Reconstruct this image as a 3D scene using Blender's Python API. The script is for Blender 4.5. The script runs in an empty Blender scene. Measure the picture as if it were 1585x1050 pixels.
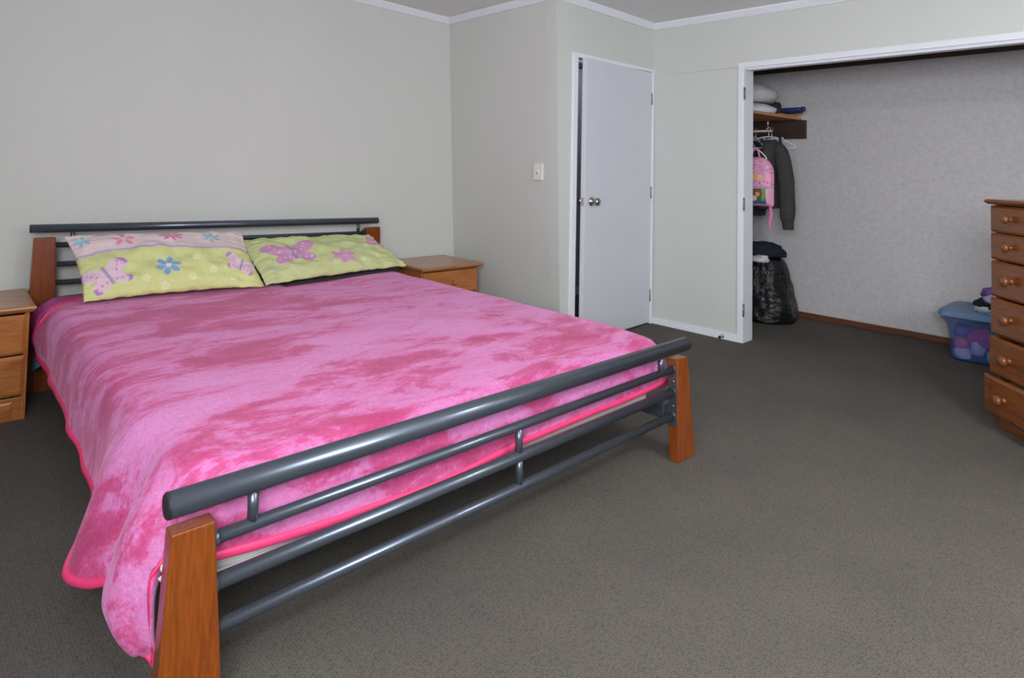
import bpy, bmesh, math, random
from mathutils import Vector, Matrix, noise

# ------------------------------------------------------------------ camera, world, lights, exposure
S = bpy.context.scene
COL = S.collection
cam_d = bpy.data.cameras.new('camera')
cam = bpy.data.objects.new('camera', cam_d)
COL.objects.link(cam)
S.camera = cam
cam_d.sensor_width = 36.0
cam_d.sensor_fit = 'HORIZONTAL'
cam_d.lens = 977.697 / 1585 * 36.0
cam_d.shift_y = -(525 - 220.4) / 1585
cam_d.clip_start = 0.02
YAW, PITCH, ROLL = math.radians(47.072), math.radians(-2.254), math.radians(1.12)
fw = Vector((math.cos(YAW) * math.cos(PITCH), math.sin(YAW) * math.cos(PITCH), -math.sin(PITCH)))
rt = Vector((math.sin(YAW), -math.cos(YAW), 0))
up = rt.cross(fw)
R_ = math.cos(ROLL) * rt + math.sin(ROLL) * up
U_ = -math.sin(ROLL) * rt + math.cos(ROLL) * up
m = Matrix((R_, U_, -fw)).transposed().to_4x4()
m.translation = Vector((0, 0, 1.2163))
cam.matrix_world = m

world = bpy.data.worlds.new('world')
S.world = world
world.use_nodes = True
bg = world.node_tree.nodes['Background']
bg.inputs['Color'].default_value = (0.75, 0.86, 1.0, 1)
bg.inputs['Strength'].default_value = 1.0


def area(name, loc, target, sx, sy, power, col):
    l = bpy.data.lights.new(name, 'AREA')
    l.shape = 'RECTANGLE'
    l.size, l.size_y, l.energy, l.color = sx, sy, power, col
    o = bpy.data.objects.new(name, l)
    COL.objects.link(o)
    o.location = loc
    o.rotation_euler = (Vector(target) - Vector(loc)).to_track_quat('-Z', 'Y').to_euler()
    return o


# added fill lights behind the camera, in place of flash bounced around the room
area('added_fill_back', (2.35, -1.26, 1.72), (2.35, 3.0, 2.2), 2.6, .95, 14, (0.94, 0.97, 1.0))
area('added_fill_left', (-0.70, -.35, 1.72), (3.0, 2.3, 2.4), 1.6, .95, 120, (0.94, 0.97, 1.0))
S.view_settings.view_transform = 'Standard'
S.view_settings.look = 'None'
S.view_settings.gamma = 1.0
S.view_settings.use_curve_mapping = False
S.view_settings.exposure = 0.09


# ------------------------------------------------------------------ materials
def lin(c):
    return tuple(((x / 255) / 12.92 if x / 255 <= 0.04045 else ((x / 255 + 0.055) / 1.055) ** 2.4) for x in c) + (1,)


def new_mat(name):
    mt = bpy.data.materials.new(name)
    mt.use_nodes = True
    nt = mt.node_tree
    b = nt.nodes['Principled BSDF']
    return mt, nt, b


def sset(b, **k):
    for n, v in k.items():
        n = n.replace('_', ' ')
        if n in b.inputs:
            b.inputs[n].default_value = v


def coords(nt, scale=(1, 1, 1), kind='Object', rot=(0, 0, 0)):
    t = nt.nodes.new('ShaderNodeTexCoord')
    mp = nt.nodes.new('ShaderNodeMapping')
    mp.inputs['Scale'].default_value = scale
    mp.inputs['Rotation'].default_value = rot
    nt.links.new(t.outputs[kind], mp.inputs['Vector'])
    return mp.outputs['Vector']


def nz(nt, vec, scale, detail=3, rough=.5, dist=0):
    n = nt.nodes.new('ShaderNodeTexNoise')
    n.inputs['Scale'].default_value = scale
    n.inputs['Detail'].default_value = detail
    n.inputs['Roughness'].default_value = rough
    n.inputs['Distortion'].default_value = dist
    nt.links.new(vec, n.inputs['Vector'])
    return n.outputs['Fac']


def ramp(nt, fac, stops):
    r = nt.nodes.new('ShaderNodeValToRGB')
    e = r.color_ramp.elements
    while len(e) < len(stops):
        e.new(0.5)
    for el, (p, c) in zip(e, stops):
        el.position = p
        el.color = c
    nt.links.new(fac, r.inputs['Fac'])
    return r.outputs['Color']


def bump(nt, b, height, strength=.3, dist=.002):
    n = nt.nodes.new('ShaderNodeBump')
    n.inputs['Strength'].default_value = strength
    n.inputs['Distance'].default_value = dist
    nt.links.new(height, n.inputs['Height'])
    nt.links.new(n.outputs['Normal'], b.inputs['Normal'])


def mixc(nt, fac, a, bb, mode='MIX'):
    n = nt.nodes.new('ShaderNodeMix')
    n.data_type = 'RGBA'
    n.blend_type = mode
    if hasattr(fac, 'node'):
        nt.links.new(fac, n.inputs['Factor'])
    else:
        n.inputs['Factor'].default_value = fac
    for i, x in ((6, a), (7, bb)):
        if hasattr(x, 'node'):
            nt.links.new(x, n.inputs[i])
        else:
            n.inputs[i].default_value = x
    return n.outputs[2]


def plain(name, c, rough=.5, metal=0, var=.06, scale=12, bumpk=0, bscale=200, **k):
    mt, nt, b = new_mat(name)
    v = coords(nt)
    base = lin(c)
    lo = tuple(x * (1 - var) for x in base[:3]) + (1,)
    hi = tuple(min(1, x * (1 + var)) for x in base[:3]) + (1,)
    nt.links.new(ramp(nt, nz(nt, v, scale), [(.3, lo), (.7, hi)]), b.inputs['Base Color'])
    sset(b, Roughness=rough, Metallic=metal, **k)
    if bumpk:
        bump(nt, b, nz(nt, v, bscale, 2), bumpk, .001)
    return mt


def wood(name, light, dark, scale=1.0, rough=.32, axis='z', coat=.25, knots=0.0):
    mt, nt, b = new_mat(name)
    s = {'z': (9, 9, .7), 'x': (.7, 9, 9), 'y': (9, .7, 9)}[axis]
    v = coords(nt, tuple(x * scale for x in s))
    f1 = nz(nt, v, 3.2, 5, .6, .7)
    f2 = nz(nt, v, 14, 3, .6, .2)
    c1 = ramp(nt, f1, [(.3, lin(dark)), (.52, lin(light)), (.75, lin([x * .86 for x in light]))])
    dk = tuple(x * .72 for x in lin(dark)[:3]) + (1,)
    c2 = mixc(nt, ramp(nt, f2, [(.35, (.5, .5, .5, 1)), (.62, (0, 0, 0, 1))]), c1, dk)
    if knots:
        kv = coords(nt, (5, 5, 5))
        vo = nt.nodes.new('ShaderNodeTexVoronoi')
        vo.inputs['Scale'].default_value = 1.1
        nt.links.new(kv, vo.inputs['Vector'])
        c2 = mixc(nt, ramp(nt, vo.outputs['Distance'], [(.05, (.8, .8, .8, 1)), (.14, (0, 0, 0, 1))]), c2, lin([x * .55 for x in dark]))
    nt.links.new(c2, b.inputs['Base Color'])
    sset(b, Roughness=rough)
    b.inputs['Coat Weight'].default_value = coat
    b.inputs['Coat Roughness'].default_value = .18
    bump(nt, b, f2, .06, .001)
    return mt


def wallpaper(name, c, amt, scale, bumpk, stretch=(1, 1, 1), rough=.7):
    mt, nt, b = new_mat(name)
    v = coords(nt, stretch)
    f = nz(nt, v, scale, 5, .62, .8)
    g = nz(nt, v, 1.3, 2)
    base = lin(c)
    lo = tuple(x * (1 - amt) for x in base[:3]) + (1,)
    hi = tuple(min(1, x * (1 + amt)) for x in base[:3]) + (1,)
    c1 = ramp(nt, f, [(.38, lo), (.6, hi)])
    lo2 = tuple(x * .97 for x in base[:3]) + (1,)
    c2 = mixc(nt, .5, c1, ramp(nt, g, [(.35, lo2), (.65, base)]))
    nt.links.new(c2, b.inputs['Base Color'])
    sset(b, Roughness=rough)
    bump(nt, b, f, bumpk, .002)
    return mt


M = {}
M['wall'] = wallpaper('wall_paper', (203, 205, 201), .012, 26, .05, (2, 2, .5))
M['wardrobe_wall'] = wallpaper('wardrobe_paper', (196, 193, 195), .13, 30, .5, (1, 1, 1.3), .48)
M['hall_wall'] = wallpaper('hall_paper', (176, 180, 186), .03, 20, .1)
M['ceiling'] = plain('ceiling_paint', (228, 230, 229), .85, var=.012, scale=3)
M['white'] = plain('white_gloss_paint', (226, 228, 236), .33, var=.015, scale=9)
M['door'] = plain('door_paint', (206, 209, 217), .38, var=.015, scale=4)
M['dark_brown'] = wood('dark_brown_timber', (70, 50, 42), (52, 36, 30), 1, .5, 'y', .05)
M['skirting_brown'] = wood('brown_skirting_timber', (112, 68, 44), (84, 48, 32), 1, .42, 'y', .1)
M['shelf_wood'] = wood('shelf_timber', (205, 140, 82), (176, 112, 60), 1, .45, 'x', .1)
M['pine'] = wood('varnished_pine_upright', (186, 118, 62), (152, 84, 38), 1, .3, 'z', .3, .8)
M['pine_x'] = wood('varnished_pine_along', (186, 118, 62), (152, 84, 38), 1, .3, 'x', .3, .8)
M['pine_top'] = wood('varnished_pine_top', (178, 122, 82), (150, 96, 60), 1, .3, 'x', .3, .4)
M['chest_x'] = wood('dark_varnished_pine_along', (136, 78, 34), (102, 52, 20), 1, .28, 'x', .35, .8)
M['chest_z'] = wood('dark_varnished_pine_upright', (130, 74, 36), (98, 50, 22), 1, .3, 'z', .3, .3)
M['leg'] = wood('red_stained_timber', (136, 68, 18), (110, 50, 11), 1.2, .26, 'z', .45)
M['slat'] = wood('pale_slat_timber', (205, 172, 128), (184, 148, 104), 1, .6, 'x', 0)
M['steel'] = plain('gunmetal_painted_steel', (90, 97, 108), .28, .65, .05, 6)
M['cap'] = plain('black_plastic_cap', (34, 36, 40), .45)
M['chrome'] = plain('brushed_nickel', (176, 172, 166), .28, 1.0, .05)
M['hinge'] = plain('painted_over_hinge_metal', (150, 148, 146), .42, .7, .12, 60)
M['plastic_white'] = plain('white_plastic', (224, 222, 218), .4, var=.01)
M['mattress'] = plain('mattress_ticking', (222, 218, 208), .9, var=.03, bumpk=.2)
M['blue_sheet'] = plain('blue_cotton', (140, 172, 226), .9, var=.05, bumpk=.15)
M['black_cloth'] = plain('black_cloth', (44, 36, 42), .9, var=.1)
M['navy'] = plain('navy_cloth', (24, 28, 42), .92, var=.2, bumpk=.3, bscale=260)
M['charcoal'] = plain('charcoal_knit', (58, 57, 58), .95, var=.15, bumpk=.4, bscale=320)
M['white_cloth'] = plain('white_cotton', (206, 208, 214), .9, var=.05, bumpk=.2, bscale=60)
M['grey_cloth'] = plain('pale_grey_cotton', (188, 186, 186), .9, var=.05, bumpk=.2, bscale=60)
M['pale_blue'] = plain('pale_blue_cotton', (176, 192, 214), .9, var=.05)
M['blue_tool'] = plain('blue_nylon', (32, 48, 108), .5, var=.1)
M['pink_strap'] = plain('pink_webbing', (226, 130, 180), .7, var=.05, bumpk=.3, bscale=300)
M['purple'] = plain('purple_cotton', (120, 84, 150), .9, var=.1)
M['magenta'] = plain('magenta_cotton', (176, 44, 120), .9, var=.1)
M['rose'] = plain('rose_cotton', (206, 84, 120), .9, var=.1)
M['lilac'] = plain('lilac_cotton', (186, 176, 222), .9, var=.08)
M['teal'] = plain('teal_cotton', (60, 150, 176), .9, var=.08)
M['mint'] = plain('mint_cotton', (170, 206, 186), .9, var=.08)
M['binding'] = plain('hot_pink_satin_binding', (226, 62, 118), .5, var=.05, scale=40, bumpk=.3, bscale=160)
M['purple_pink'] = plain('purple_pink_plush', (186, 84, 150), .85, var=.14, scale=10, bumpk=.5, bscale=120)
M['glass'] = plain('window_glass', (235, 240, 245), .02)
M['hanger_white'] = plain('white_hanger_plastic', (225, 228, 228), .35)


def see_through(name, c, alpha, rough=.12):
    mt, nt, b = new_mat(name)
    v = coords(nt)
    base = lin(c)
    nt.links.new(ramp(nt, nz(nt, v, 8), [(.3, tuple(x * .93 for x in base[:3]) + (1,)), (.7, base)]), b.inputs['Base Color'])
    sset(b, Roughness=rough, Alpha=alpha)
    return mt


M['tub'] = see_through('blue_clear_plastic', (84, 126, 196), .22)
M['tub_lid'] = see_through('blue_frosted_plastic', (112, 146, 186), .85, .35)
M['clear'] = see_through('clear_plastic', (226, 232, 240), .5, .06)
M['pane'] = see_through('window_pane', (235, 240, 245), .06, .02)


def carpet():
    mt, nt, b = new_mat('loop_pile_carpet')
    v = coords(nt, (1, 1, 1), 'Object')
    vr = coords(nt, (.62, 1, 1), 'Object', (0, 0, -.01))
    vo = nt.nodes.new('ShaderNodeTexVoronoi')
    vo.inputs['Scale'].default_value = 190
    vo.inputs['Randomness'].default_value = .5
    nt.links.new(vr, vo.inputs['Vector'])
    c1 = ramp(nt, vo.outputs['Distance'], [(0, lin((104, 99, 95))), (.45, lin((95, 91, 87))), (.8, lin((74, 71, 68)))])
    big = nz(nt, v, 2.2, 4, .6)
    c2 = mixc(nt, 1, c1, ramp(nt, big, [(.3, (.9, .89, .88, 1)), (.7, (1.06, 1.04, 1.0, 1))]), 'MULTIPLY')
    fine = nz(nt, v, 300, 2)
    c3 = mixc(nt, 1, c2, ramp(nt, fine, [(.3, (.86, .86, .86, 1)), (.7, (1.12, 1.12, 1.12, 1))]), 'MULTIPLY')
    nt.links.new(c3, b.inputs['Base Color'])
    sset(b, Roughness=.95)
    b.inputs['Specular IOR Level'].default_value = .15
    inv = nt.nodes.new('ShaderNodeMath')
    inv.operation = 'SUBTRACT'
    inv.inputs[0].default_value = 1
    nt.links.new(vo.outputs['Distance'], inv.inputs[1])
    bump(nt, b, inv.outputs[0], .45, .0025)
    return mt


M['carpet'] = carpet()


def plush():
    mt, nt, b = new_mat('pink_plush_fleece')
    v = coords(nt, (1.0, 2.1, 1.5))
    f = nz(nt, v, 3.6, 9, .68, .5)
    g = nz(nt, v, .95, 2, .5, .3)
    ad = nt.nodes.new('ShaderNodeMath')
    ad.operation = 'MULTIPLY_ADD'
    ad.inputs[1].default_value = .6
    nt.links.new(g, ad.inputs[0])
    nt.links.new(f, ad.inputs[2])
    mid = nz(nt, v, 17, 5, .7, .4)
    ad2 = nt.nodes.new('ShaderNodeMath')
    ad2.operation = 'MULTIPLY_ADD'
    ad2.inputs[1].default_value = .16
    nt.links.new(mid, ad2.inputs[0])
    nt.links.new(ad.outputs[0], ad2.inputs[2])
    ad3 = nt.nodes.new('ShaderNodeMath')
    ad3.operation = 'SUBTRACT'
    ad3.inputs[1].default_value = .085
    nt.links.new(ad2.outputs[0], ad3.inputs[0])
    c = ramp(nt, ad3.outputs[0], [(.66, lin((178, 68, 112))), (.76, lin((196, 84, 136))), (.815, lin((206, 118, 174))), (.95, lin((212, 136, 192)))])
    v2 = coords(nt)
    fine = nz(nt, v2, 95, 3, .7)
    c2 = mixc(nt, 1, c, ramp(nt, fine, [(.3, (.84, .8, .84, 1)), (.7, (1.1, 1.1, 1.1, 1))]), 'MULTIPLY')
    nt.links.new(c2, b.inputs['Base Color'])
    sset(b, Roughness=.85)
    b.inputs['Sheen Weight'].default_value = .35
    b.inputs['Sheen Roughness'].default_value = .4
    b.inputs['Sheen Tint'].default_value = lin((255, 190, 225))
    b.inputs['Specular IOR Level'].default_value = .1
    bump(nt, b, fine, .55, .006)
    return mt


M['plush'] = plush()


def binbag():
    mt, nt, b = new_mat('black_bin_liner')
    v = coords(nt, (6, 6, 14))
    sset(b, Roughness=.22)
    nt.links.new(ramp(nt, nz(nt, v, 1), [(.3, lin((9, 9, 12))), (.7, lin((20, 20, 25)))]), b.inputs['Base Color'])
    bump(nt, b, nz(nt, v, 1.6, 5, .6, 1.2), .9, .02)
    return mt


M['binbag'] = binbag()


def attr_mat(name, rough=.88, bumpk=.15):
    mt, nt, b = new_mat(name)
    a = nt.nodes.new('ShaderNodeVertexColor')
    a.layer_name = 'print'
    v = coords(nt)
    f = nz(nt, v, 60, 3)
    c = mixc(nt, 1, a.outputs['Color'], ramp(nt, f, [(.3, (.95, .95, .95, 1)), (.7, (1.03, 1.03, 1.03, 1))]), 'MULTIPLY')
    nt.links.new(c, b.inputs['Base Color'])
    sset(b, Roughness=rough)
    bump(nt, b, nz(nt, v, 320, 2), bumpk, .001)
    return mt


M['pillow_print'] = attr_mat('printed_cotton')
M['pack_print'] = attr_mat('printed_nylon', .55)


# ------------------------------------------------------------------ mesh helpers
def link(name, me, mat, parent=None, smooth=False):
    o = bpy.data.objects.new(name, me)
    COL.objects.link(o)
    if mat is not None and not me.materials:
        me.materials.append(M[mat] if isinstance(mat, str) else mat)
    if parent is not None:
        o.parent = parent
    if smooth:
        for p in me.polygons:
            p.use_smooth = True
    return o


def mesh(name, vs, fs, mat, parent=None, smooth=False):
    me = bpy.data.meshes.new(name)
    me.from_pydata([tuple(v) for v in vs], [], fs)
    bm = bmesh.new()
    bm.from_mesh(me)
    bmesh.ops.recalc_face_normals(bm, faces=bm.faces)
    bm.to_mesh(me)
    bm.free()
    return link(name, me, mat, parent, smooth)


def bm_obj(name, bm, mat, parent=None, smooth=False):
    me = bpy.data.meshes.new(name)
    bmesh.ops.recalc_face_normals(bm, faces=bm.faces)
    bm.to_mesh(me)
    bm.free()
    return link(name, me, mat, parent, smooth)


def bhex(bm, bot, top):
    """eight-corner block: four bottom points, four top points"""
    v = [bm.verts.new(p) for p in list(bot) + list(top)]
    for f in ((3, 2, 1, 0), (4, 5, 6, 7), (0, 1, 5, 4), (1, 2, 6, 5), (2, 3, 7, 6), (3, 0, 4, 7)):
        bm.faces.new([v[i] for i in f])
    return v


def bbox(bm, x0, x1, y0, y1, z0, z1):
    return bhex(bm, [(x0, y0, z0), (x1, y0, z0), (x1, y1, z0), (x0, y1, z0)], [(x0, y0, z1), (x1, y0, z1), (x1, y1, z1), (x0, y1, z1)])


def bevel_all(bm, w, seg=2):
    bmesh.ops.recalc_face_normals(bm, faces=bm.faces)
    bmesh.ops.bevel(bm, geom=list(bm.edges), offset=w, segments=seg, affect='EDGES', profile=.5, clamp_overlap=True)


def box(name, x0, x1, y0, y1, z0, z1, mat, parent=None, bev=0):
    bm = bmesh.new()
    bbox(bm, x0, x1, y0, y1, z0, z1)
    if bev:
        bevel_all(bm, bev)
    return bm_obj(name, bm, mat, parent)


def btube(bm, pts, r, seg=16, caps=True, radii=None, flat=None):
    """tube along a path; radii per point; flat = (axis vector, factor) squashes the section along that axis"""
    pts = [Vector(p) for p in pts]
    rings = []
    n = len(pts)
    t0 = (pts[1] - pts[0]).normalized()
    ref = Vector((0, 0, 1)) if abs(t0.z) < .9 else Vector((1, 0, 0))
    nrm = (ref - t0 * ref.dot(t0)).normalized()
    for i in range(n):
        t = (pts[min(i + 1, n - 1)] - pts[max(i - 1, 0)]).normalized()
        nrm = (nrm - t * nrm.dot(t)).normalized()
        bi = t.cross(nrm)
        rr = radii[i] if radii else r
        ring = []
        for k in range(seg):
            a = 2 * math.pi * k / seg
            off = (nrm * math.cos(a) + bi * math.sin(a)) * rr
            if flat:
                ax = Vector(flat[0]).normalized()
                off -= ax * off.dot(ax) * (1 - flat[1])
            ring.append(bm.verts.new(pts[i] + off))
        rings.append(ring)
    for a, b in zip(rings, rings[1:]):
        for k in range(seg):
            bm.faces.new((a[k], a[(k + 1) % seg], b[(k + 1) % seg], b[k]))
    if caps:
        bm.faces.new(list(reversed(rings[0])))
        bm.faces.new(rings[-1])


def tube(name, pts, r, mat, parent=None, seg=16, **k):
    bm = bmesh.new()
    btube(bm, pts, r, seg, **k)
    o = bm_obj(name, bm, mat, parent)
    for p in o.data.polygons:
        p.use_smooth = len(p.vertices) == 4
    return o


def lathe(name, prof, mat, parent=None, seg=20, axis='-y', loc=(0, 0, 0)):
    """profile of (distance along axis, radius)"""
    bm = bmesh.new()
    rings = []
    for d, r in prof:
        ring = []
        for k in range(seg):
            a = 2 * math.pi * k / seg
            c, s = math.cos(a) * r, math.sin(a) * r
            p = {'-y': (c, -d, s), 'z': (c, s, d), '-x': (-d, c, s)}[axis]
            ring.append(bm.verts.new(Vector(p) + Vector(loc)))
        rings.append(ring)
    for a, b in zip(rings, rings[1:]):
        for k in range(seg):
            bm.faces.new((a[k], a[(k + 1) % seg], b[(k + 1) % seg], b[k]))
    bm.faces.new(rings[0])
    bm.faces.new(list(reversed(rings[-1])))
    o = bm_obj(name, bm, mat, parent)
    for p in o.data.polygons:
        p.use_smooth = len(p.vertices) == 4
    return o


def cr(p0, p1, p2, p3, t):
    return .5 * ((2 * p1) + (-p0 + p2) * t + (2 * p0 - 5 * p1 + 4 * p2 - p3) * t * t + (-p0 + 3 * p1 - 3 * p2 + p3) * t ** 3)


def spline(pts, n):
    """n samples of a Catmull-Rom curve through pts (uniform in control index)"""
    pts = [Vector(p) for p in pts]
    K = len(pts)
    out = []
    for i in range(n):
        x = i / (n - 1) * (K - 1)
        k = min(int(x), K - 2)
        out.append(cr(pts[max(k - 1, 0)], pts[k], pts[k + 1], pts[min(k + 2, K - 1)], x - k))
    return out


def empty(name, loc=(0, 0, 0), rz=0):
    o = bpy.data.objects.new(name, None)
    COL.objects.link(o)
    o.empty_display_size = .1
    o.location = loc
    o.rotation_euler = (0, 0, rz)
    return o


def tag(o, label, cat, group=None):
    o['label'] = label
    o['category'] = cat
    if group:
        o['group'] = group
    return o


def struct(o, label=None):
    o['kind'] = 'structure'
    if label:
        o['label'] = label
    return o


def crumple(name, c, r, seed, mat, parent=None, amp=.25, freq=2.2, seg=28, flatb=True, rz=0):
    """a soft heap of cloth: a displaced ellipsoid with a flattened base"""
    bm = bmesh.new()
    bmesh.ops.create_uvsphere(bm, u_segments=seg, v_segments=seg // 2, radius=1)
    off = Vector((seed * 3.1, seed * 1.7, seed * .9))
    cz, sz = math.cos(rz), math.sin(rz)
    for v in bm.verts:
        d = v.co.normalized()
        k = 1 + amp * noise.noise(d * freq + off) + amp * .55 * (abs(noise.noise(d * freq * 2.3 + off)) - .2)
        p = d * k
        z = p.z
        if flatb and z < -.55:
            z = -.55 + (z + .55) * .12
        x, y = p.x * r[0], p.y * r[1]
        v.co = Vector((c[0] + x * cz - y * sz, c[1] + x * sz + y * cz, c[2] + (z + (.55 if flatb else 0)) * r[2]))
    return bm_obj(name, bm, mat, parent, True)


# ------------------------------------------------------------------ the room
C1b, C1t = Vector((3.285, 4.193, 0)), Vector((3.155, 4.196, 2.6))
C3b, C3t = Vector((3.240, 2.961, 0)), Vector((3.137, 2.963, 2.6))
C2b, C2t = Vector((4.300, 2.943, 0)), Vector((4.281, 2.943, 2.6))
XL, YB = -0.75, -1.30                      # left wall, back wall
W1L = Vector((XL, 4.278, 0))
WDy = 2.200                                # left side of the wardrobe opening
TH = .12


def cz(x, y):                              # underside of the cornice (an old house: not quite level)
    return 2.4515 - .0335 * x + .0118 * y


def top(p, q, z):                          # point at height z on the slightly leaning edge p-q
    return p.lerp(q, z / 2.6)


bm = bmesh.new()
bbox(bm, XL - .1, 5.60, YB - .1, 4.40, -.06, 0)
struct(bm_obj('floor', bm, 'carpet'))

bm = bmesh.new()
pl = [(XL - .1, YB - .1), (5.6, YB - .1), (5.6, 4.4), (XL - .1, 4.4)]
bhex(bm, [(x, y, cz(x, y) + .05) for x, y in pl], [(x, y, cz(x, y) + .15) for x, y in pl])
struct(bm_obj('ceiling', bm, 'ceiling'))

V = Vector
dyt = V((0, .12, 0))
bm = bmesh.new()
a0, a1 = W1L, V((W1L.x, W1L.y, 2.6))
bhex(bm, [a0, C1b, C1b + dyt, a0 + dyt], [a1, C1t, C1t + dyt, a1 + dyt])
struct(bm_obj('wall_headboard', bm, 'wall'))

bm = bmesh.new()
ex = V((.09, 0, 0))
bhex(bm, [C1b, C3b, C3b + ex, C1b + ex], [C1t, C3t, C3t + ex, C1t + ex])
struct(bm_obj('wall_return', bm, 'wall'))

DL, DR, DT = 3.338, 4.275, 2.015            # doorway in the wall


def w3y(x):
    return 2.962 - .0176 * (x - 3.19)


bm = bmesh.new()
t_ = V((0, .10, 0))
p0b, p0t = C3b + V((.02, 0, 0)), top(C3b, C3t, 2.6)
j0b, j0t = V((DL, w3y(DL), 0)), V((DL, w3y(DL), DT))
bhex(bm, [C3b, j0b, j0b + t_, C3b + t_], [top(C3b, C3t, DT), j0t, j0t + t_, top(C3b, C3t, DT) + t_])
h0, h1 = top(C3b, C3t, DT), top(C2b, C2t, DT)
bhex(bm, [h0, h1, h1 + t_, h0 + t_], [C3t, C2t, C2t + t_, C3t + t_])
k0b, k0t = V((DR, w3y(DR), 0)), V((DR, w3y(DR), DT))
bhex(bm, [k0b, C2b, C2b + t_, k0b + t_], [k0t, h1, h1 + t_, k0t + t_])
struct(bm_obj('wall_door', bm, 'wall'))


def w4x(y):
    return 4.300 + .0162 * (2.943 - y)


OPT = 1.975                                 # head of wardrobe opening
OPR = -0.10
bm = bmesh.new()
dxt = V((.115, 0, 0))
q1b = V((w4x(WDy), WDy, 0))
q1t = V((w4x(WDy), WDy, OPT))
bhex(bm, [C2b, q1b, q1b + dxt, C2b + dxt], [top(C2b, C2t, OPT), q1t, q1t + dxt, top(C2b, C2t, OPT) + dxt])
e1, e2 = V((w4x(YB), YB, OPT)), V((w4x(YB), YB, 2.6))
c2o = top(C2b, C2t, OPT)
bhex(bm, [c2o, e1, e1 + dxt, c2o + dxt], [C2t, e2, e2 + dxt, C2t + dxt])
r0 = V((w4x(OPR), OPR, 0))
r1 = V((w4x(YB), YB, 0))
bhex(bm, [r0, r1, r1 + dxt, r0 + dxt], [V((r0.x, OPR, OPT)), e1, e1 + dxt, V((r0.x, OPR, OPT)) + dxt])
struct(bm_obj('wall_wardrobe', bm, 'wall'))

struct(box('wall_wardrobe_back', 5.474, 5.56, -.3, 2.96, 0, 2.6, 'wardrobe_wall'))
struct(box('wall_wardrobe_end', 4.43, 5.474, 2.86, 2.96, 0, 2.6, 'wardrobe_wall'))
struct(box('wall_wardrobe_right', 4.44, 5.474, -.42, -.3, 0, 2.6, 'wardrobe_wall'))
# wallpaper seams in the wardrobe
for i, y in enumerate((.957, 1.526)):
    struct(box('trim_%d' % (20 + i), 5.4728, 5.4745, y - .0012, y + .0012, .045, 2.09, 'wardrobe_wall'))

# unseen back wall, its opening added to suit the fill light
WX0, WX1, WZ0, WZ1 = 1.0, 3.7, 1.18, 2.26
bm = bmesh.new()
bbox(bm, XL - .1, WX0, YB - .1, YB, 0, 2.7)
bbox(bm, WX1, 5.6, YB - .1, YB, 0, 2.7)
bbox(bm, WX0, WX1, YB - .1, YB, 0, WZ0)
bbox(bm, WX0, WX1, YB - .1, YB, WZ1, 2.7)
struct(bm_obj('wall_back', bm, 'wall'))
LY0, LY1 = -1.17, .47  # opening added in the unseen left wall for the side fill
bm = bmesh.new()
bbox(bm, XL - .1, XL, YB - .1, LY0, 0, 2.7)
bbox(bm, XL - .1, XL, LY1, 4.4, 0, 2.7)
bbox(bm, XL - .1, XL, LY0, LY1, 0, WZ0)
bbox(bm, XL - .1, XL, LY0, LY1, WZ1, 2.7)
struct(bm_obj('wall_left', bm, 'wall'))


def window(name, along, a0, a1, fixed):
    root = struct(empty(name, (0, 0, 0)))

    def bar(nm, s0, s1, z0, z1, d0, d1, mat):
        if along == 'x':
            return box(nm, s0, s1, fixed - d1, fixed - d0, z0, z1, mat, root)
        return box(nm, fixed - d1, fixed - d0, s0, s1, z0, z1, mat, root)
    w = .05
    bar('window_frame', a0, a1, WZ0, WZ0 + w, .03, .08, 'white')
    bar('window_frame', a0, a1, WZ1 - w, WZ1, .03, .08, 'white')
    bar('window_frame', a0, a0 + w, WZ0 + w, WZ1 - w, .03, .08, 'white')
    bar('window_frame', a1 - w, a1, WZ0 + w, WZ1 - w, .03, .08, 'white')
    mid = (a0 + a1) / 2
    bar('mullion', mid - .025, mid + .025, WZ0 + w, WZ1 - w, .03, .08, 'white')
    bar('pane', a0 + w, mid - .025, WZ0 + w, WZ1 - w, .053, .057, 'pane')
    bar('pane', mid + .025, a1 - w, WZ0 + w, WZ1 - w, .053, .057, 'pane')
    return root


window('added_window_1', 'x', WX0, WX1, YB)  # both windows are added, out of view, to go with the fill lights
window('added_window_2', 'y', LY0, LY1, XL)

# hall beyond the door
struct(box('wall_hall', 3.38, 5.5, 4.06, 4.14, 0, 2.6, 'hall_wall'))
struct(box('trim_30', 3.38, 5.4, 4.02, 4.06, 2.20, 2.6, 'cap'))
struct(box('baseboard_hall', 3.38, 5.4, 4.045, 4.06, 0, .075, 'white'))
struct(box('wall_hall_end', 5.4, 5.5, 2.96, 4.06, 0, 2.6, 'hall_wall'))


# cornices: chamfered strip along a wall line
def cornice(name, a, b, inward, ext=0.0):
    a, b = V(a), V(b)
    inn = V(inward).normalized()
    d = (b - a).normalized()
    a, b = a - d * ext, b + d * ext
    vs = []
    for p in (a, b):
        z = cz(p.x, p.y)
        for o_, dz in ((-.01, 0), (.010, 0), (.034, .040), (.034, .06), (-.01, .06)):
            vs.append(V((p.x, p.y, z + dz)) + inn * o_)
    fs = [(i, (i + 1) % 5, 5 + (i + 1) % 5, 5 + i) for i in range(5)] + [(0, 1, 2, 3, 4), (9, 8, 7, 6, 5)]
    return struct(mesh(name, vs, fs, 'white'))


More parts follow.
